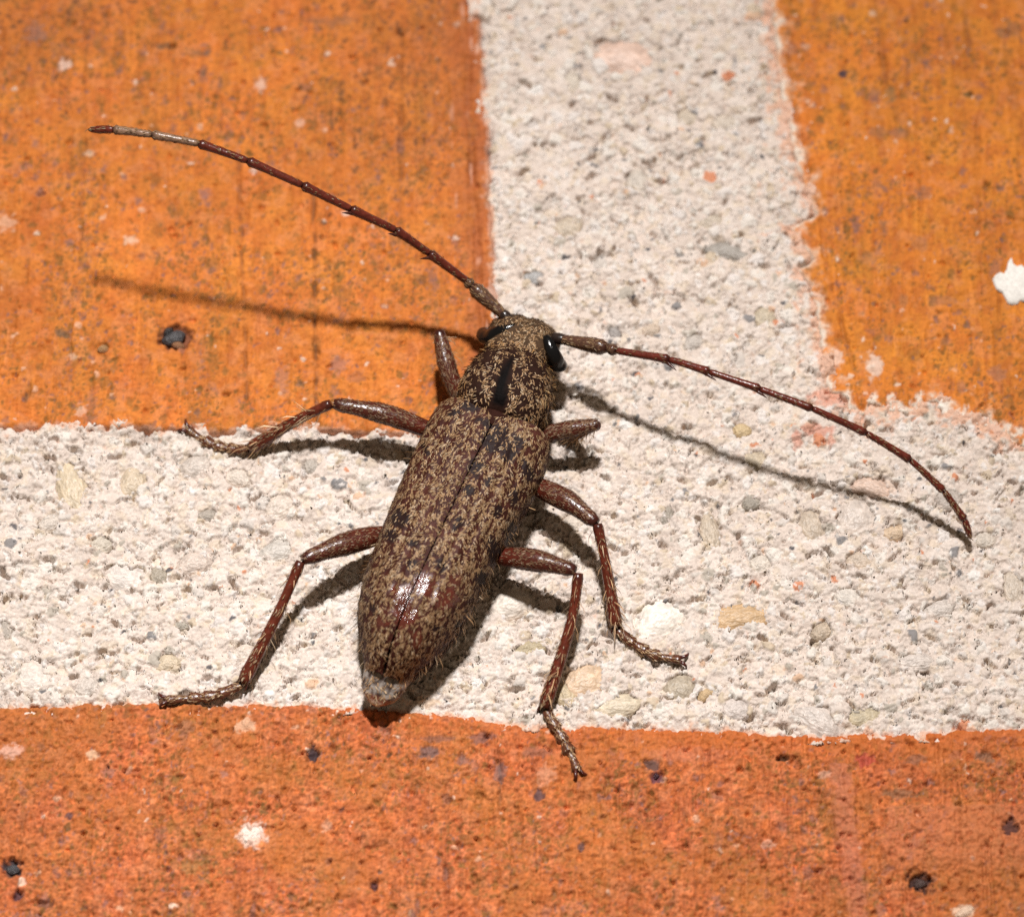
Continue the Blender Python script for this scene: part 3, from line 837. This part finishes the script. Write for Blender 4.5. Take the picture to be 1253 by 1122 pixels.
# ---- body: head, prothorax and abdomen as one continuous surface
ST = np.array([  # t, half-width, top z, bottom z
    (156, 10, 70, 52), (153, 24, 82, 42), (147, 36, 94, 34), (136, 45, 102, 30), (122, 46, 105, 28), (108, 44, 107, 28), (98, 41, 107, 30),
    (93, 43, 111, 30), (86, 49, 117, 30), (74, 55, 122, 28), (58, 60, 126, 26), (42, 62, 128, 26), (26, 60, 127, 26), (14, 56, 124, 28),
    (6, 53, 119, 28), (2, 51, 113, 28), (-3, 50, 106, 28), (-14, 56, 98, 26), (-50, 62, 100, 22), (-120, 64, 104, 20), (-200, 66, 96, 22),
    (-260, 62, 84, 24), (-305, 48, 68, 26), (-335, 29, 63, 26), (-345, 27, 60, 26), (-357, 25, 52, 27), (-367, 20, 47, 29), (-373, 13, 43, 31), (-376, 4, 39, 34)])
tt = np.concatenate([np.linspace(156, -10, 84), np.linspace(-14, -376 * LEN / 345, 70)])
o_ = np.argsort(ST[:, 0])
from_tab = lambda k, t: np.interp(t, ST[o_, 0], ST[o_, k])


def smooth1(a, n=2):
    for _ in range(n):
        a = np.concatenate([[a[0]], (a[:-2] + 2 * a[1:-1] + a[2:]) / 4, [a[-1]]])
    return a


ST = ST.astype(float)
ST[:, 2] -= 9 * (ST[:, 0] > -10)
ST[:, 1] *= np.where((ST[:, 0] > -10) & (ST[:, 0] < 95), .93, 1)
ST[ST[:, 0] < -10, 0] *= LEN / 345.0
hw = smooth1(from_tab(1, tt)); zt = smooth1(from_tab(2, tt)); zb = smooth1(from_tab(3, tt))
cc, lat = spine(tt)
SIDES = 72
ph = np.linspace(0, 2 * np.pi, SIDES, endpoint=False)
cs, sn = np.cos(ph), np.sin(ph)
ex = np.sign(cs) * np.abs(cs) ** 0.92; ez = np.sign(sn) * np.abs(sn) ** 0.92
zm = zb + (zt - zb) * 0.45
BG = np.empty((len(tt), SIDES, 3))
BG[:, :, 0] = cc[:, None, 0] + lat[:, None, 0] * hw[:, None] * ex[None]
BG[:, :, 1] = cc[:, None, 1] + lat[:, None, 1] * hw[:, None] * ex[None]
BG[:, :, 2] = zm[:, None] + np.where(sn[None] > 0, (zt - zm)[:, None] * ez[None], (zm - zb)[:, None] * ez[None])
TT = np.repeat(tt[:, None], SIDES, 1); LT = hw[:, None] * ex[None] + 0 * TT
dors = (sn[None] > 0) + 0 * TT
# relief of the pronotum: bare median welt, two low bumps each side, furrow of the vertex, rough tubercles
pron = sstep(2, 10, TT) * (1 - sstep(88, 94, TT)) * dors
BG[:, :, 2] += pron * (1.8 * np.exp(-((LT) / 6) ** 2) * sstep(10, 20, TT) * (1 - sstep(66, 82, TT)) + 2.2 * np.exp(-(((np.abs(LT) - 26) / 12) ** 2 + ((TT - 62) / 12) ** 2)) + 1.6 * np.exp(-(((np.abs(LT) - 34) / 10) ** 2 + ((TT - 24) / 10) ** 2)))
BG[:, :, 2] += pron * 1.6 * noise(LT * 1.0, TT * 1.0, 6.0, 620) * sstep(6, 14, np.abs(LT))
head = sstep(98, 104, TT) * dors
BG[:, :, 2] += head * (-3.5 * np.exp(-(LT / 5) ** 2) * sstep(104, 118, TT) + 6.0 * np.exp(-(((np.abs(LT) - 24) / 9) ** 2 + ((TT - 132) / 9) ** 2)))
V, Q, T = close_tube(BG)
tint = np.empty(BG.shape); tint[:] = (.024, .011, .008)
fl = lambda a, c_: tint.__setitem__(slice(None), tint + (np.asarray(c_) - tint) * a[..., None])
fl(head, (.06, .035, .02))
med = dors * sstep(6, 12, TT) * (1 - sstep(70, 84, TT)) * (1 - sstep(.7, 1.0, np.abs(LT + 1.0) / np.interp(TT, [0, 15, 40, 60, 82], [9.5, 9.5, 7.5, 6.0, 4])))
fl(med, (.004, .003, .003))
TQ = TT * 345 / LEN
tail = sstep(-334, -340, TQ)
fl(tail, (.27, .235, .21))
fl(tail * sstep(-.1, .35, noise(LT, TT, 6, 680)), (.04, .022, .018))
fl(sstep(-367, -370, TQ), (.16, .035, .015))
fl(sstep(-371, -373, TQ) * dors, (.62, .50, .38))  # pale glint at the very tip, painted into the tint
tint2 = np.concatenate([tint.reshape(-1, 3), tint[0, :1], tint[-1, :1]])
gl = np.concatenate([(tail * .75).ravel(), [0, .7]])
body = bmesh_obj('body', V, Q, T, M_shell, beetle, tint2, gloss=gl)


def tan(su, sv, p, r, bright=1.0):
    n = len(su)
    k = r.random(n)[:, None]
    c = np.array((.41, .255, .132)) * (1 - k) + np.array((.25, .142, .074)) * k
    c = np.where(r.random(n)[:, None] < .16, np.array((.50, .37, .24)), c)
    return c * (0.75 + 0.5 * r.random(n))[:, None] * bright


# hair coat of head and pronotum
DM = [(626, 400, 11, 7), (606, 408, 12, 9), (672, 422, 8, 11), (680, 440, 8, 11), (580, 470, 7, 9), (597, 433, 8, 5), (652, 448, 7, 9), (640, 503, 9, 5), (583, 470, 5, 8), (660, 455, 6, 6), (600, 440, 8, 6), (648, 432, 6, 5)]


def body_density(su, sv, p):
    n = len(su)
    row = su * (len(tt) - 1)
    t = np.interp(row, np.arange(len(tt)), tt)
    c_, l_ = spine(t)
    lt = (p[:, 0] - c_[:, 0]) * l_[:, 0] + (p[:, 1] - c_[:, 1]) * l_[:, 1]
    wd = np.interp(t, [0, 15, 40, 60, 82], [8.5, 8.5, 6.0, 5.0, 3]) + 2.5
    d = np.where(t > 3, 1.0, 0.10)
    d = np.where((t > 2) & (t < 80) & (np.abs(lt + 1) < wd) & (p[:, 2] > 90), 0, d)
    u_, v_ = proj(p)
    for (a, b, rx, ry) in DM:
        d = d * (1 - 0.92 * np.exp(-(((u_ - a) / rx) ** 2 + ((v_ - b) / ry) ** 2)))
    d = d * np.where((t > 3) & (t < 92), (0.4 + 0.75 * sstep(-.25, .3, noise(u_, v_, 9, 640))) * (.3 + .8 * sstep(-.2, .25, noise(u_, v_, 4.2, 641))), .6)
    d = np.where((t < -.97 * LEN), 0.22, d)
    return d * np.where(p[:, 2] < 34, .15, 1)


hairs('pubescence', body, BG, 40000, 4.6, 1.1, lambda a, b, c, r: tan(a, b, c, r, .84), body_density, closed=True, lift=.24, jitter=.5, direction=1, curve=2.2, seed=1)
# long golden fringe at the sides of the pronotum and behind the head
def fringe_density(su, sv, p):
    row = su * (len(tt) - 1); t = np.interp(row, np.arange(len(tt)), tt)
    side_ = (p[:, 2] < 100) & (p[:, 2] > 40)
    return np.where((t > 4) & (t < 104) & side_, .9, np.where((t > 84) & (t < 104), .5, 0))


hairs('fringe', body, BG, 4200, 9, 1.0, lambda a, b, c, r: tan(a, b, c, r, 1.05) * np.array((1.05, .95, .72)), fringe_density, closed=True, lift=.55, jitter=.6, direction=1, seed=2)
# stiff pale bristles round the tip of the abdomen
hairs('bristles', body, BG, 700, 15, 1.0, lambda a, b, c, r: np.tile((.55, .47, .36), (len(a), 1)) * (0.7 + .5 * r.random(len(a)))[:, None],
      lambda su, sv, p: np.where((np.interp(su * (len(tt) - 1), np.arange(len(tt)), tt) < -300) & (p[:, 2] < 48) & (np.interp(su * (len(tt) - 1), np.arange(len(tt)), tt) > -352), .5, 0), closed=True, lift=.7, jitter=.5, seed=3)

# ---- elytra
SE = np.array([0, .02, .05, .10, .2, .4, .55, .68, .78, .86, .92, .96, .985, 1.0])
WE = np.array([66, 72, 75, 76, 76, 76, 75, 73, 66, 56, 46, 38, 32, 26])
ZT = np.array([103, 107, 109, 111, 115, 121, 125, 128, 127, 120, 106, 92, 79, 67])
ZL = np.array([74, 68, 64, 60, 57, 55, 54, 53, 53, 53, 52, 50, 48, 46])
NS, NP = 150, 46


def elytron(sgn):
    s = np.linspace(0, 1, NS) ** 1.0
    q = np.linspace(0, 1, NP)
    Wd = smooth1(np.interp(s, SE, WE), 3); zt_ = smooth1(np.interp(s, SE, ZT), 3); zl_ = smooth1(np.interp(s, SE, ZL), 3)
    if sgn > 0:
        Wd = Wd * (1 - .13 * sstep(.12, .5, s)); zl_ = zl_ + 5 * sstep(.2, .6, s)
    else:
        Wd = Wd * (1 + .05 * (1 - sstep(.2, .6, s)))
    a = q * (math.pi / 2) * 1.04
    Sg, Qg = np.meshgrid(s, q, indexing='ij')
    lat_ = np.abs(np.sin(a)) ** 0.94
    hgt = np.sign(np.cos(a))[None] * np.abs(np.cos(a))[None] ** (0.80 + .45 * sstep(.5, .95, s))[:, None]
    gap = 0.8 + .7 * sstep(.78, 1.0, s)
    w_ = gap[:, None] + (Wd - gap)[:, None] * lat_[None]
    z_ = zl_[:, None] + (zt_ - zl_)[:, None] * hgt
    # rolled edge along the suture, shallow furrows along the disc, hollow behind the shoulder
    z_ -= 4.5 * np.exp(-(w_ / 2.6) ** 2)
    z_ += 1.2 * np.exp(-((w_ - 5) / 3) ** 2)
    z_ += 1.0 * np.cos(w_ / 15 * 2 * np.pi) * sstep(.03, .12, Sg) * (1 - sstep(.8, .95, Sg)) * (1 - sstep(.75, .95, Qg))
    z_ += 4.0 * np.exp(-(((Sg - .05) / .05) ** 2 + ((w_ - 50) / 13) ** 2)) - 3.0 * np.exp(-(((Sg - .05) / .05) ** 2 + ((w_ - 28) / 12) ** 2))
    z_ += .9 * noise(w_ + 200 * (sgn > 0), Sg * LEN, 7.0, 650)
    # base margin hollowed round the scutellum, apex rounded
    t_ = -Sg * LEN + 3 * (1 - sstep(0, .08, Sg))
    t_ = t_ - (1 - sstep(0, .10, Sg)) * (4 * np.exp(-(w_ / 10) ** 2) - 5 + 3.5 * sstep(45, 75, w_))
    t_ = t_ + sstep(.8, 1, Sg) ** 2 * (13 * (w_ / 38) ** 2 * .8) - sstep(.85, 1, Sg) * 2 * (1 - w_ / 40)
    xy = B0 + AX * t_[..., None] + np.array([AX[1], -AX[0]]) * (sgn * w_)[..., None]
    return np.concatenate([xy, z_[..., None]], 2)


DARK = [(612, 530, 14, 16), (595, 515, 14, 8), (575, 498, 16, 6), (520, 520, 8, 12), (490, 634, 17, 15), (478, 655, 9, 10), (606, 541, 20, 16), (636, 540, 13, 12), (622, 552, 14, 14), (645, 576, 8, 14), (630, 606, 8, 14), (627, 655, 13, 22), (603, 672, 13, 22), (611, 624, 7, 12), (588, 705, 10, 14),
        (505, 663, 8, 8), (555, 505, 12, 8), (522, 548, 7, 14), (560, 640, 8, 10), (582, 570, 12, 14), (597, 590, 8, 10), (562, 764, 8, 7), (536, 770, 7, 8), (545, 800, 8, 6), (455, 745, 4, 14), (505, 690, 10, 7), (573, 600, 9, 9), (600, 520, 9, 8), (640, 650, 5, 12), (540, 690, 7, 12)]
BARE = [(494, 745, 16, 22), (490, 760, 11, 16), (520, 715, 17, 17), (545, 732, 20, 13), (500, 752, 14, 20), (490, 722, 16, 10), (555, 712, 12, 9), (470, 760, 10, 8), (510, 780, 10, 12)]


def field_of(lst, u_, v_):
    d = np.zeros(len(u_))
    ud = u_ + 5 * noise(u_, v_, 14, 660); vd = v_ + 6 * noise(u_, v_, 14, 661)
    for (a, b, rx, ry) in lst:
        d = np.maximum(d, np.exp(-(((ud - a) / rx) ** 2 + ((vd - b) / ry) ** 2) * 1.1))
    return d


def elytra_density(su, sv, p):
    u_, v_ = proj(p)
    la = u_ * .914 + v_ * .406; lo = v_ * .914 - u_ * .406
    m1 = (.50 + .42 * sstep(-.4, .4, noise(u_, v_, 30, 655))) * (.48 + .6 * sstep(-.3, .3, noise(la, lo * .6, 9, 656))) * (.12 + 1.1 * sstep(-.08, .28, noise(la * 1.2, lo * .55, 4.6, 657)))
    d = m1 * (1 - .85 * sstep(.35, .8, field_of(DARK, u_, v_))) * (1 - .88 * sstep(.2, .7, field_of(BARE, u_, v_)))
    d = d * np.where(sv < .014, .15, 1.0)
    return d


for sg in (-1, 1):
    G = elytron(sg)
    inner = G.copy(); inner[..., 2] -= 3.5
    V = np.concatenate([G.reshape(-1, 3), inner.reshape(-1, 3)])
    q1 = grid_quads(NS, NP, False); n0 = NS * NP
    idx = np.arange(n0).reshape(NS, NP)
    ring = np.concatenate([idx[0, :-1], idx[:-1, -1], idx[-1, :0:-1], idx[:0:-1, 0]])
    nx = np.roll(ring, -1)
    rim = np.stack([ring, nx, nx + n0, ring + n0], 1)
    Q = np.concatenate([q1, q1[:, ::-1] + n0, rim])
    if sg > 0: Q = Q[:, ::-1]
    u_, v_ = proj(V)
    tint = np.empty((len(V), 3)); tint[:] = (.040, .0105, .007)
    bare = sstep(.2, .7, field_of(BARE, u_, v_)); dk = sstep(.25, .7, field_of(DARK, u_, v_))
    tint = mixc(tint, (.105, .020, .012), bare * .9)
    tint = mixc(tint, (.070, .020, .013), sstep(0, .4, noise(u_, v_, 30, 670)) * .6)
    tint = mixc(tint, (.014, .008, .008), dk * .9)
    gl = np.clip(.12 + .95 * bare, 0, 1)
    el = bmesh_obj('elytron', V, Q, None, M_shell, beetle, tint, gloss=gl)
    hairs('pubescence', el, G, 26000, 4.6, 1.1, lambda a, b, c, r: tan(a, b, c, r, .74), elytra_density, lift=.16, jitter=.42, direction=1, curve=1.1, seed=10 + sg)
    # upright pale setae along the outer rim towards the tip
    hairs('rim_setae', el, G[:, -8:], 520, 12, 1.0, lambda a, b, c, r: tan(a, b, c, r, 1.25),
          lambda su, sv, p: np.where(su > .5, .25 + .5 * (su - .5), .06), lift=.8, jitter=.5, seed=20 + sg)
    # fine highlights: punctures ringed by short hairs stay dark

# ---- scutellum: small polished shield between the elytral bases
sc0 = B0 + AX * 1.0
s_l = []
for i, t in enumerate(np.linspace(0, 1, 10)):
    for q in np.linspace(-1, 1, 11):
        wdt = 13.5 * (1 - t ** 2.2) ** .5 + .1
        p2 = sc0 + AX * (4 - 20 * t) + np.array([AX[1], -AX[0]]) * wdt * q
        s_l.append((p2[0], p2[1], 105.8 + 2.2 * (1 - q * q) * (1 - .5 * t) + 1.5 * t))
s_l = np.array(s_l)
low_ = s_l.copy(); low_[:, 2] -= 14
qs = grid_quads(10, 11, False)
ix = np.arange(110).reshape(10, 11)
ring = np.concatenate([ix[0, :-1], ix[:-1, -1], ix[-1, :0:-1], ix[:0:-1, 0]]); nx = np.roll(ring, -1)
bmesh_obj('scutellum', np.concatenate([s_l, low_]), np.concatenate([qs, qs[:, ::-1] + 110, np.stack([ring, nx, nx + 110, ring + 110], 1)]), None, M_shell, beetle, np.tile((.026, .008, .005), (220, 1)), gloss=0.0)

# ---- eyes: black kidney-shaped, wrapped round the antennal sockets
BU, BV = proj(BG.reshape(-1, 3))
UPW = (BG[..., 2] > (zb + (zt - zb) * .3)[:, None]).ravel() & (TT.ravel() > 90)


def on_head(u, v, sink):
    k = np.argmin((BU - u) ** 2 + (BV - v) ** 2 + np.where(UPW, 0, 1e9))
    return (u, v, BG.reshape(-1, 3)[k, 2] - sink)


def eye(top, outer, prof):
    pts = [on_head(u, v, 0.5) for u, v in top] + outer
    tube('eye', pts, prof, M_eye, beetle, (.004, .004, .0045), n=40, sides=18, flat=.68)


M_eye = surface_mat('eye_material', 0.16, 0.35, 2.2, 0.25, 20, 0.2)
eye([], [(635, 397, 90), (626, 400, 91), (614, 405, 88), (604, 409, 81), (598, 412, 71), (594, 410, 62), (598, 404, 52)],
    [(0, 2), (.06, 5), (.2, 7.5), (.45, 9.5), (.7, 12), (.88, 11), (1, 5)])
eye([], [(667, 410, 90), (671, 418, 91), (676, 430, 88), (680, 439, 81), (682, 446, 71), (683, 447, 62), (680, 444, 52)],
    [(0, 2), (.06, 5), (.2, 7), (.45, 9), (.7, 11), (.88, 11), (1, 5)])


# ---- antennae: eleven segments each
def antenna(J, zs, w0):
    an = bpy.data.objects.new('antenna', None); col.objects.link(an); an.parent = beetle; an.empty_display_size = .001
    pts = np.array([(u, v, z) for (u, v), z in zip(J, zs)], float)
    soc = pts[0]
    o, G = tube('socket', [tuple(soc - (pts[1] - soc) * .16), tuple(soc + (pts[1] - soc) * .10)], [(0, 6.5), (.5, 7.5), (.85, 6.5), (1, 5)], M_limb, an, (.020, .012, .010), n=8, sides=14)
    for k in range(len(pts) - 1):
        a, b = pts[k], pts[k + 1]
        prv = pts[k - 1] if k > 0 else a - (b - a)
        nxt = pts[k + 2] if k + 2 < len(pts) else b + (b - a)
        # gentle bow following the neighbours
        q1 = a + (b - a) / 3 + ((b - prv) / 6 - (b - a) / 3) * .18
        q2 = a + (b - a) * 2 / 3 - ((nxt - a) / 6 - (b - a) / 3) * .18
        w = np.interp(k, np.arange(len(w0)), w0)
        if k == 0: prof = [(0, 5), (.08, 6.2), (.3, 7.4), (.65, 9.6), (.88, 9.6), (1, 6.0)]
        elif k == 1: prof = [(0, 4.2), (.3, 6.6), (.75, 7.2), (1, 5)]
        elif k == len(pts) - 2: prof = [(0, w * .75), (.15, w), (.6, w * 1.02), (.88, w * .72), (1, w * .25)]
        else: prof = [(0, w * .72), (.06, w * .9), (.6, w), (.86, w * 1.12), (.95, w * 1.3), (1, w * .8)]
        base = np.array((.098, .017, .010)) if k > 1 else np.array((.075, .035, .022))
        if k in PALE: base = np.array((.22, .13, .085))  # reflected light on these segments, put into their base colour
        def cf(t_, ti, base=base):
            ti = mixc(ti, (.03, .008, .006), sstep(.9, .97, t_) * .8)
            return mixc(ti, (.03, .008, .006), (1 - sstep(.02, .06, t_)) * .7)
        seg, G = tube('segment', [tuple(a), tuple(q1), tuple(q2), tuple(b)], prof, M_limb, an, base, n=18, sides=12, colfn=cf)
        hairs('down', seg, G, 420 if k == 0 else 240, 4.5, .9, lambda a_, b_, c_, r: tan(a_, b_, c_, r, .6 if k > 0 else .75), (lambda su, sv, p: np.where(su < .9, .6, .1)) if k in (0, 8, 9) else (lambda su, sv, p: np.full(len(su), .2)), closed=True, lift=.2, jitter=.2, seed=30 + k)
        if k in (2, 3, 4):
            d = (b - a) / np.linalg.norm(b - a)
            sd = SPINE_DIR
            tip = b + d * 8 + sd * (13 if k == 2 else 9)
            st0 = b - d * 4 + sd * 4
            sp, _ = tube('spine', [tuple(st0), tuple((st0 + tip) / 2), tuple(tip)], [(0, 2.6), (.5, 1.6), (1, .3)], M_limb, an, (.05, .015, .01), n=6, sides=7)


PALE = (8, 9)
SPINE_DIR = np.array((-.45, .85, 0))
antenna([(617, 386), (578, 351), (571, 344), (525, 310), (484, 282), (429, 256), (370, 227), (303, 197), (243, 176), (186, 165), (139, 159), (108, 159)],
        [88, 97, 101, 134, 165, 196, 222, 245, 258, 262, 258, 250], [9, 6, 5.4, 5.2, 5.2, 5.2, 5.0, 5.0, 4.8, 4.8, 4.8, 4.8])
PALE = ()
SPINE_DIR = np.array((.1, .95, 0))
antenna([(686, 415), (743, 426), (754, 429), (819, 440), (868, 455), (930, 476), (994, 500), (1060, 530), (1114, 563), (1155, 601), (1180, 636), (1188, 659)],
        [86, 103, 107, 124, 131, 132, 124, 104, 82, 58, 34, 18], [9, 6, 4.9, 4.6, 4.4, 4.4, 4.4, 4.4, 4.2, 4.2, 4.2, 3.9])


# ---- legs
def leg(fem, tib, tar, fmax=15.5, claws=None, bare=.42, fr=None):
    lg = bpy.data.objects.new('leg', None); col.objects.link(lg); lg.parent = beetle; lg.empty_display_size = .001
    fprof = fr or [(0, 8.5), (.15, 10), (.45, fmax), (.62, fmax), (.82, fmax * .72), (.94, 9), (1, 6)]
    def fcol(t_, ti):
        ti = mixc(ti, (.070, .012, .006), (1 - sstep(.35, .6, t_)) * .8)
        return mixc(ti, (.03, .008, .006), sstep(.92, .98, t_) * .8)
    fo, FG = tube('femur', fem, fprof, M_limb, lg, (.060, .0135, .008), n=30, sides=18, flat=.85, colfn=fcol)
    hairs('pubescence', fo, FG, 2300, 3.8, .9, lambda a, b, c, r: tan(a, b, c, r, .52) * np.array((1.0, .92, 1.0)),
          lambda su, sv, p: np.clip(sstep(bare - .15, bare + .12, su + .10 * np.sin(sv * 6.28)), .05, 1) * (.35 + .6 * sstep(-.2, .3, noise(p[:, 0], p[:, 1], 6, 700))) * np.where(su > .93, .2, 1), closed=True, lift=.18, jitter=.3, seed=40 + int(fem[0][0]))
    tprof = [(0, 5.5), (.05, 7), (.12, 6.2), (.3, 6), (.7, 7.4), (.93, 8.8), (1, 7)]
    to, TG = tube('tibia', tib, tprof, M_limb, lg, (.095, .018, .009), n=30, sides=12, colfn=lambda t_, ti: mixc(ti, (.03, .008, .006), np.maximum(1 - sstep(.03, .09, t_), sstep(.96, 1, t_)) * .7))
    hairs('pubescence', to, TG, 600, 4.5, .95, lambda a, b, c, r: tan(a, b, c, r, .62), lambda su, sv, p: .18 + .6 * su, closed=True, lift=.25, jitter=.25, seed=50 + int(fem[0][0]))
    hairs('setae', to, TG, 60, 16, 1.0, lambda a, b, c, r: tan(a, b, c, r, 1.2), None, closed=True, lift=.8, jitter=.3, seed=60 + int(fem[0][0]))
    # two short spurs at the end of the tibia
    e = np.array(tib[-1], float); d = np.array(tib[-1], float) - np.array(tib[-2], float); d /= np.linalg.norm(d)
    for s_ in (-1, 1):
        sd = np.array((-d[1], d[0], 0)) * s_
        tube('spur', [tuple(e + sd * 5 - d * 2), tuple(e + sd * 7 + d * 4), tuple(e + sd * 7 + d * 9)], [(0, 2.2), (.6, 1.4), (1, .3)], M_limb, lg, (.05, .015, .01), n=6, sides=7)
    # tarsus: lobed joints, the last one slender and club-ended
    tprf = [(0, 4), (.06, 6), (.22, 6.6), (.30, 8.0), (.335, 4.6), (.38, 6.2), (.50, 8.4), (.535, 4.6), (.57, 6.4), (.68, 8.6), (.71, 4.2), (.75, 4.2), (.88, 5.2), (.96, 6.2), (1, 4.2)]
    ta, AG = tube('tarsus', tar, tprf, M_limb, lg, (.085, .028, .014), n=52, sides=12, flat=.62)
    hairs('pubescence', ta, AG, 420, 4.5, 1.0, lambda a, b, c, r: tan(a, b, c, r, .9), lambda su, sv, p: np.full(len(su), .65), closed=True, lift=.25, jitter=.25, seed=70 + int(fem[0][0]))
    p = np.array(tar[-1], float); d = p - np.array(tar[-2], float); d /= np.linalg.norm(d)
    for s_ in (-1, 1):
        sd = np.array((-d[1], d[0], 0)) * s_
        dz = np.array((0, 0, 1.0))
        tube('claw', [tuple(p - d * 2 + sd * 2), tuple(p + d * 5 + sd * 5 + dz * 1), tuple(p + d * 8 + sd * 8 - dz * 3), tuple(p + d * 8 + sd * 10 - dz * 7)], [(0, 2.6), (.4, 2.2), (.8, 1.2), (1, .3)], M_limb, lg, (.06, .012, .008), n=9, sides=8)
    return lg


small = [(0, 8), (.3, 11), (.65, 11), (.88, 8.5), (1, 6.5)]
leg([(585, 500, 42), (566, 490, 50), (549, 455, 66), (537, 405, 78)], [(538, 407, 76), (545, 428, 44), (551, 455, 14)], [(551, 457, 12), (560, 470, 8), (570, 485, 7), (580, 500, 7)], bare=.1, fr=small)
leg([(640, 538, 42), (662, 533, 48), (695, 526, 58), (732, 519, 66)], [(731, 520, 64), (715, 527, 40), (698, 533, 14)], [(696, 533, 12), (684, 532, 8), (672, 530, 7), (658, 528, 7)], bare=.1, fr=small)
leg([(552, 536, 42), (520, 524, 50), (468, 506, 62), (408, 494, 68)], [(405, 494, 67), (360, 516, 46), (306, 549, 14)], [(305, 550, 12), (286, 549, 7), (264, 545, 6), (243, 535, 6), (229, 525, 8)], fmax=12.8)
leg([(630, 580, 42), (660, 596, 52), (697, 615, 62), (730, 640, 68)], [(731, 641, 67), (741, 690, 46), (754, 767, 14)], [(754, 769, 12), (774, 786, 8), (798, 800, 7), (818, 805, 7), (833, 807, 8)], fmax=13.8)
leg([(505, 655, 42), (464, 655, 50), (415, 668, 64), (370, 685, 72)], [(368, 687, 71), (338, 755, 46), (297, 835, 14)], [(296, 838, 12), (264, 850, 8), (234, 854, 7), (203, 856, 9)], fmax=14.2)
leg([(585, 674, 42), (620, 681, 52), (662, 687, 64), (704, 698, 72)], [(708, 701, 72), (698, 765, 48), (666, 866, 14)], [(667, 868, 12), (684, 896, 8), (698, 922, 7), (707, 943, 8)], fmax=13.8)
